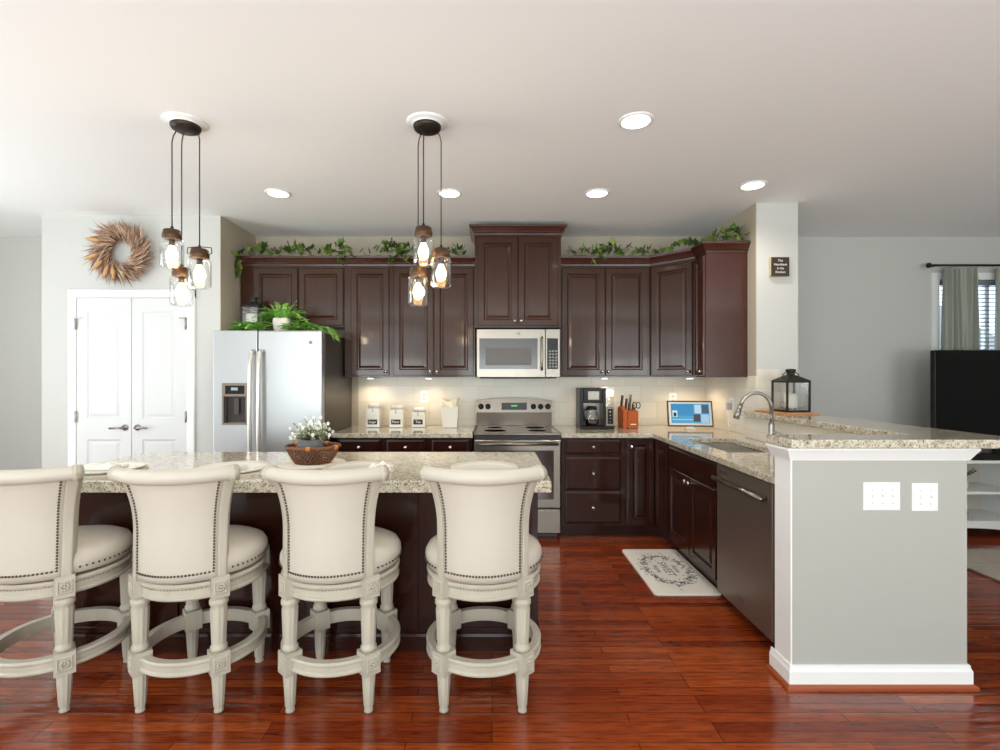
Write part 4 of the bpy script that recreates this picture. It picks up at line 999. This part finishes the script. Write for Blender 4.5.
# ------------------------------------------------------------ ceiling lights
def downlight(x, y, lb):
    t = thing('recessed_light', lb, 'ceiling light', (x, y, H), 0, 'recessed ceiling lights')
    MB().lathe([(.098, -.0005), (.097, -.004), (.084, -.010), (.078, -.008), (.076, -.0005)], 36).build('trim_ring', white_m, t)
    MB().lathe([(.0775, -.006), (.0775, -.003), (0, -.003)], 32).build('lens', LENS, t)
    l = bpy.data.lights.new('lamp', 'SPOT'); l.energy = 26; l.spot_size = R(150); l.spot_blend = .9; l.shadow_soft_size = .06; l.color = (1, .93, .84)
    o = bpy.data.objects.new('lamp', l); COL.objects.link(o); o.parent = t; o.location = (0, 0, -.03)
LENS = mat('light_lens', (255, 255, 255), .5, emit=(255, 250, 240), es=6)
downlight(.80, 2.78, 'large-looking recessed ceiling light nearest the camera')
downlight(.815, 3.88, 'recessed ceiling light above the right end of the range')
downlight(-.33, 3.88, 'recessed ceiling light just behind the right pendant cords')
downlight(-1.66, 3.88, 'leftmost recessed ceiling light in front of the refrigerator')
downlight(1.94, 3.72, 'rightmost recessed ceiling light near the wall stub')
def puck(x, y, lb, e=5):
    t = thing('under_cabinet_light', lb, 'under cabinet light', (x, y, UZ0-.001), 0, 'under cabinet lights')
    MB().lathe([(.036, -.0145), (.036, 0), (.0, 0)], 24).build('housing', white_m, t)
    MB().lathe([(.030, -.0165), (.030, -.015), (0, -.015)], 24).build('lens', PUCK, t)
    l = bpy.data.lights.new('lamp', 'SPOT'); l.energy = e; l.spot_size = R(155); l.spot_blend = .7; l.shadow_soft_size = .03; l.color = (1, .83, .62)
    o = bpy.data.objects.new('lamp', l); COL.objects.link(o); o.parent = t; o.location = (0, 0, -.03)
PUCK = mat('puck_lens', (255, 240, 210), .5, emit=(255, 226, 178), es=10)
puck(-.62, 4.88, 'small round light under the cabinet above the canisters', 4); puck(-1.2, 4.93, 'small round light under the narrow cabinet by the refrigerator', 4)
puck(1.10, 4.88, 'small round light under the cabinet above the coffee maker', 5.5); puck(1.90, 4.80, 'small round light under the corner cabinet above the tablet', 8)

# pendants
BULB = mat('edison_bulb', (255, 220, 160), .3, emit=(255, 206, 140), es=9)
def pendant(loc, lb, jars):
    t = thing('pendant_light', lb, 'pendant light', loc, 0, 'mason jar pendants over the island')
    MB().lathe([(.115, 0), (.115, -.004), (.10, -.012), (.08, -.014), (.08, -.02), (0, -.02)][::-1], 40).build('medallion', white_m, t)
    MB().lathe([(0, -.055), (.05, -.053), (.072, -.042), (.078, -.028), (.078, -.0205), (0, -.0205)], 32).build('canopy', bronze_m, t)
    for dx, dy, zt in jars:   # zt: world height of lid top
        z = zt-H
        q = MB(); a_ = math.atan2(dy, dx); q.tube([(.052*cos(a_), .052*sin(a_), -.048), (dx*.9, dy*.9, -.075), (dx, dy, -.11), (dx, dy, z)], .0032, 6)
        q.build('cord', bronze_m, t)
        M = Matrix.Translation((dx, dy, z))
        j = MB().lathe([(.042, -.045), (.056, -.056), (.0585, -.07), (.0585, -.20), (.050, -.214), (0, -.214)], 32, M).build('jar', glass_m, t)
        MB().lathe([(0, .004), (.04, .002), (.045, -.004), (.045, -.018), (.049, -.022), (.049, -.046), (.044, -.05), (0, -.05)], 32, M).build('lid', lid_m, j)
        q = MB(); q.cyl((dx, dy, z), (dx, dy, z+.022), .008, 10)
        if dx > .08: q.tube([(dx-.045, dy, z-.03), (dx-.068, dy, z-.02), (dx-.066, dy, z+.010), (dx-.03, dy, z+.014), (dx+.03, dy, z+.014), (dx+.066, dy, z+.010), (dx+.068, dy, z-.02), (dx+.045, dy, z-.03)], .0028, 6)
        q.build('wire_bail', bronze_m, j)
        MB().lathe([(.016, -.051), (.016, -.085)], 16, M).build('socket', bronze_m, j)
        MB().lathe([(.013, -.086), (.018, -.10), (.029, -.125), (.030, -.145), (.022, -.168), (.008, -.180), (0, -.182)], 20, M).build('bulb', BULB, j)
    l = bpy.data.lights.new('lamp', 'POINT'); l.energy = 4; l.shadow_soft_size = .05; l.color = (1, .8, .55)
    o = bpy.data.objects.new('lamp', l); COL.objects.link(o); o.parent = t; o.location = (0, -.02, -.95)
pendant((-1.715, 2.80, H), 'left mason jar pendant with three jars in front of the pantry door', [(-.077, -.0, 2.235), (.095, -.03, 2.12), (-.060, .06, 2.036)])
pendant((-.363, 2.80, H), 'right mason jar pendant with three jars in front of the upper cabinets', [(-.018, -.02, 2.245), (.078, -.0, 2.13), (-.058, .05, 2.035)])

# ------------------------------------------------------------ kitchen mat
t = thing('kitchen_mat', 'white kitchen mat with a leafy grey wreath and words in front of the sink', 'mat', (1.272, 3.65, .0005))
q = MB(); pts_ = []
for cx_, cy_, a0 in ((.19, .39, 0), (-.19, .39, 90), (-.19, -.39, 180), (.19, -.39, 270)):
    for k in range(5): a = R(a0+k*22.5); pts_.append((cx_+.03*cos(a), cy_+.03*sin(a)))
n = len(pts_); q.add([(x, y, 0) for x, y in pts_]+[(x, y, .009) for x, y in pts_]+[(x*.97, y*.985, .012) for x, y in pts_], [tuple(range(n))[::-1], tuple(range(2*n, 3*n))]+[(i+o2, (i+1) % n+o2, (i+1) % n+n+o2, i+n+o2) for o2 in (0, n) for i in range(n)])
q.build('pad', matmat_m, t)
q = MB()
for k in range(330):
    a = random.uniform(0, 2*pi); r = random.gauss(1, .11)
    c_ = Vector((.150*r*cos(a), .255*r*sin(a), .0122)); b_ = random.uniform(0, 2*pi); l_ = random.uniform(.010, .022); d_ = Vector((cos(b_), sin(b_), 0)); s_ = Vector((-d_.y, d_.x, 0))*l_*.28
    q.add([c_-d_*l_, c_+s_, c_+d_*l_, c_-s_], [(0, 1, 2, 3)])
q.build('leaf_wreath', ink_m, t)
text('lettering', 'SWEET', .085, inkd_m, t, (0, 0, .0123), (0, 0, R(-90)), .0001)
text('lettering', 'Home', .055, inkd_m, t, (.068, 0, .0123), (0, 0, R(-90)), .0001)
text('lettering', 'Home', .055, inkd_m, t, (-.066, 0, .0123), (0, 0, R(-90)), .0001)

# ------------------------------------------------------------ living room
t = thing('media_console', 'white low media console with open shelves under the television', 'console', (4.55, 4.36, 0))
hw = .92
MB().box(-hw, hw, 0, .42, .655, .68).build('top', console_m, t, bevel=.004)
for x in (-hw+.02, .10, hw-.045): MB().box(x, x+.025, .015, .40, .13, .655).build('upright', console_m, t)
for z in (.385, .13): MB().box(-hw+.02, hw-.02, .012, .41, z, z+.022).build('shelf', console_m, t)
MB().box(-hw+.02, hw-.02, .40, .415, .13, .655).build('back_panel', mat('console_back', (176, 168, 156), .6), t)
q = MB()
n = 24
for s_ in range(2):
    x0, x1 = [(-hw+.02, .11), (.11, hw-.02)][s_]; vs_ = []
    for i in range(n+1):
        u = i/n; x = x0+(x1-x0)*u; zb = .0 if (u < .08 or u > .92) else .04+.05*sin(pi*(u-.08)/.84)**.5
        vs_ += [(x, .012, zb), (x, .012, .13), (x, .03, zb), (x, .03, .13)]
    q.add(vs_, [(4*i, 4*i+4, 4*i+5, 4*i+1) for i in range(n)]+[(4*i+3, 4*i+7, 4*i+6, 4*i+2) for i in range(n)]+[(4*i+2, 4*i+6, 4*i+4, 4*i) for i in range(n)]+[(0, 1, 3, 2), (4*n+2, 4*n+3, 4*n+1, 4*n)])
q.build('apron', console_m, t)
t = thing('television', 'large black flat screen television on the white media console', 'television', (4.66, 4.56, .6805))
MB().box(-.64, .64, -.02, .03, .075, .975).build('body', black_m, t, bevel=.006)
MB().box(-.63, .63, -.0225, -.0205, .09, .965).build('screen', screen_m, t)
MB().box(-.30, .30, -.10, .12, 0, .012).box(-.05, .05, .03, .05, .012, .20).build('stand', black_m, t, bevel=.003)
tag(MB().box(4.22, 4.62, 4.38, 4.44, .6805, .735).build('soundbar', black_m, bevel=.008), 'black player box on the media console in front of the television', 'media player')
t = thing('bud_vase', 'small beige round vase with thin dark leaves on the console shelf', 'vase', (4.24, 4.50, .4075))
MB().lathe([(.022, 0), (.040, .02), (.043, .045), (.030, .07), (.014, .082), (.016, .09), (.01, .09), (.01, .06)], 20).build('vase', mat('vase_clay', (206, 178, 156), .6), t)
q = MB()
for k in range(9):
    a = random.uniform(0, 2*pi); p1 = Vector((.09*cos(a), .04*sin(a), .14+random.uniform(-.02, .04))); q.tube([(0, 0, .08), (p1.x*.4, p1.y*.4, .125), p1], .0015, 4)
    for j in range(3): c_ = Vector((0, 0, .10)).lerp(p1, .5+.25*j); q.add([c_, c_+Vector((.012, 0, .01)), c_+Vector((.03, 0, .004)), c_+Vector((.014, 0, -.006))], [(0, 1, 2, 3)])
q.build('sprigs', mat('dark_sprig', (60, 76, 60), .6), t)
for k, (x, lb) in enumerate(((4.13, 'left small grey glass votive holder on the lower console shelf'), (4.20, 'right small grey glass votive holder on the lower console shelf'))):
    q = MB().lathe([(.028, 0), (.030, .004), (.030, .06), (.026, .06), (.025, .01), (0, .01)], 16).build('votive_holder', mat('votive_glass', (136, 140, 140), .2), loc=(x, 4.45, .1525)); tag(q, lb, 'candle holder', 'votives on the console')
# curtains
def curtain(x0, x1, lb, nf, seed):
    q = MB(); N = 160; vs_ = []; zs = [.06, .6, 1.2, 1.8, 2.3, 2.38, 2.50]
    rnd = random.Random(seed); ph = [rnd.uniform(0, 6) for _ in range(4)]
    for k_, th in ((0, 0), (1, .004)):
        for i in range(N+1):
            u = i/N
            for z in zs:
                sq = 1 if z < 2.3 else .9
                y = .034*sin(2*pi*nf*u+.5*sin(z*1.3+ph[0]))+.014*sin(2*pi*nf*2.3*u+ph[1]+z)
                vs_.append(((x1-x0)*(u-.5)*(1+.06*(2.4-z)/2.4)+.005*sin(z*3+u*9), y*sq+th, z))
    m_ = len(zs); NN = (N+1)*m_; I = lambda i, j: i*m_+j; fs = []
    for i in range(N):
        for j in range(m_-1): fs.append((I(i, j), I(i+1, j), I(i+1, j+1), I(i, j+1))); fs.append((NN+I(i, j), NN+I(i, j+1), NN+I(i+1, j+1), NN+I(i+1, j)))
    for j in range(m_-1): fs += [(I(0, j+1), NN+I(0, j+1), NN+I(0, j), I(0, j)), (I(N, j), NN+I(N, j), NN+I(N, j+1), I(N, j+1))]
    o = q.add(vs_, fs, True).build('curtain', curtain_m, loc=((x0+x1)/2, 4.99, 0)); tag(o, lb, 'curtain', 'sage green curtains')
curtain(4.51, 4.83, 'sage green curtain panel hanging left of the television window', 5, 3)
curtain(5.05, 5.42, 'sage green curtain panel at the right photo edge', 5, 5)
t = thing('curtain_rod', 'black curtain rod above the living room window', 'curtain rod', (5.1, 4.99, 2.525))
MB().cyl((-.72, 0, 0), (.9, 0, 0), .011).build('rod', black_m, t)
MB().ball((-.74, 0, 0), .026).build('finial', black_m, t); MB().cyl((-.66, 0, -.0), (-.66, .108, -.0), .007).build('bracket', black_m, t)
# rug
q = MB(); NX, NY = 60, 60; vs_ = []
for i in range(NX+1):
    for j in range(NY+1): vs_.append((3.49+2.4*i/NX+random.uniform(-.004, .004), 1.9+2.16*j/NY+random.uniform(-.004, .004), .014+random.uniform(0, .008)))
N = len(vs_); I = lambda i, j: i*(NY+1)+j
vs_ += [(3.49, 1.9, 0), (5.89, 1.9, 0), (5.89, 4.06, 0), (3.49, 4.06, 0)]
fs = [(I(i, j), I(i+1, j), I(i+1, j+1), I(i, j+1)) for i in range(NX) for j in range(NY)]
fs += [(N+3, N+2, N+1, N), [I(i, 0) for i in range(NX, -1, -1)]+[N, N+1], [I(i, NY) for i in range(NX+1)]+[N+2, N+3], [I(0, j) for j in range(NY+1)]+[N+3, N], [I(NX, j) for j in range(NY, -1, -1)]+[N+1, N+2]]
tag(q.add(vs_, fs, True).build('area_rug', rug_m), 'textured beige area rug on the floor before the media console', 'rug')
tag(MB().box(-5.15, -3.62, 1.0, 3.2, 0, .012).build('bounce_rug', matmat_m, bevel=.004), 'pale flat rug added inside the patio door to bounce light', 'rug')  # unseen rug, added to bounce sunlight up to the ceiling
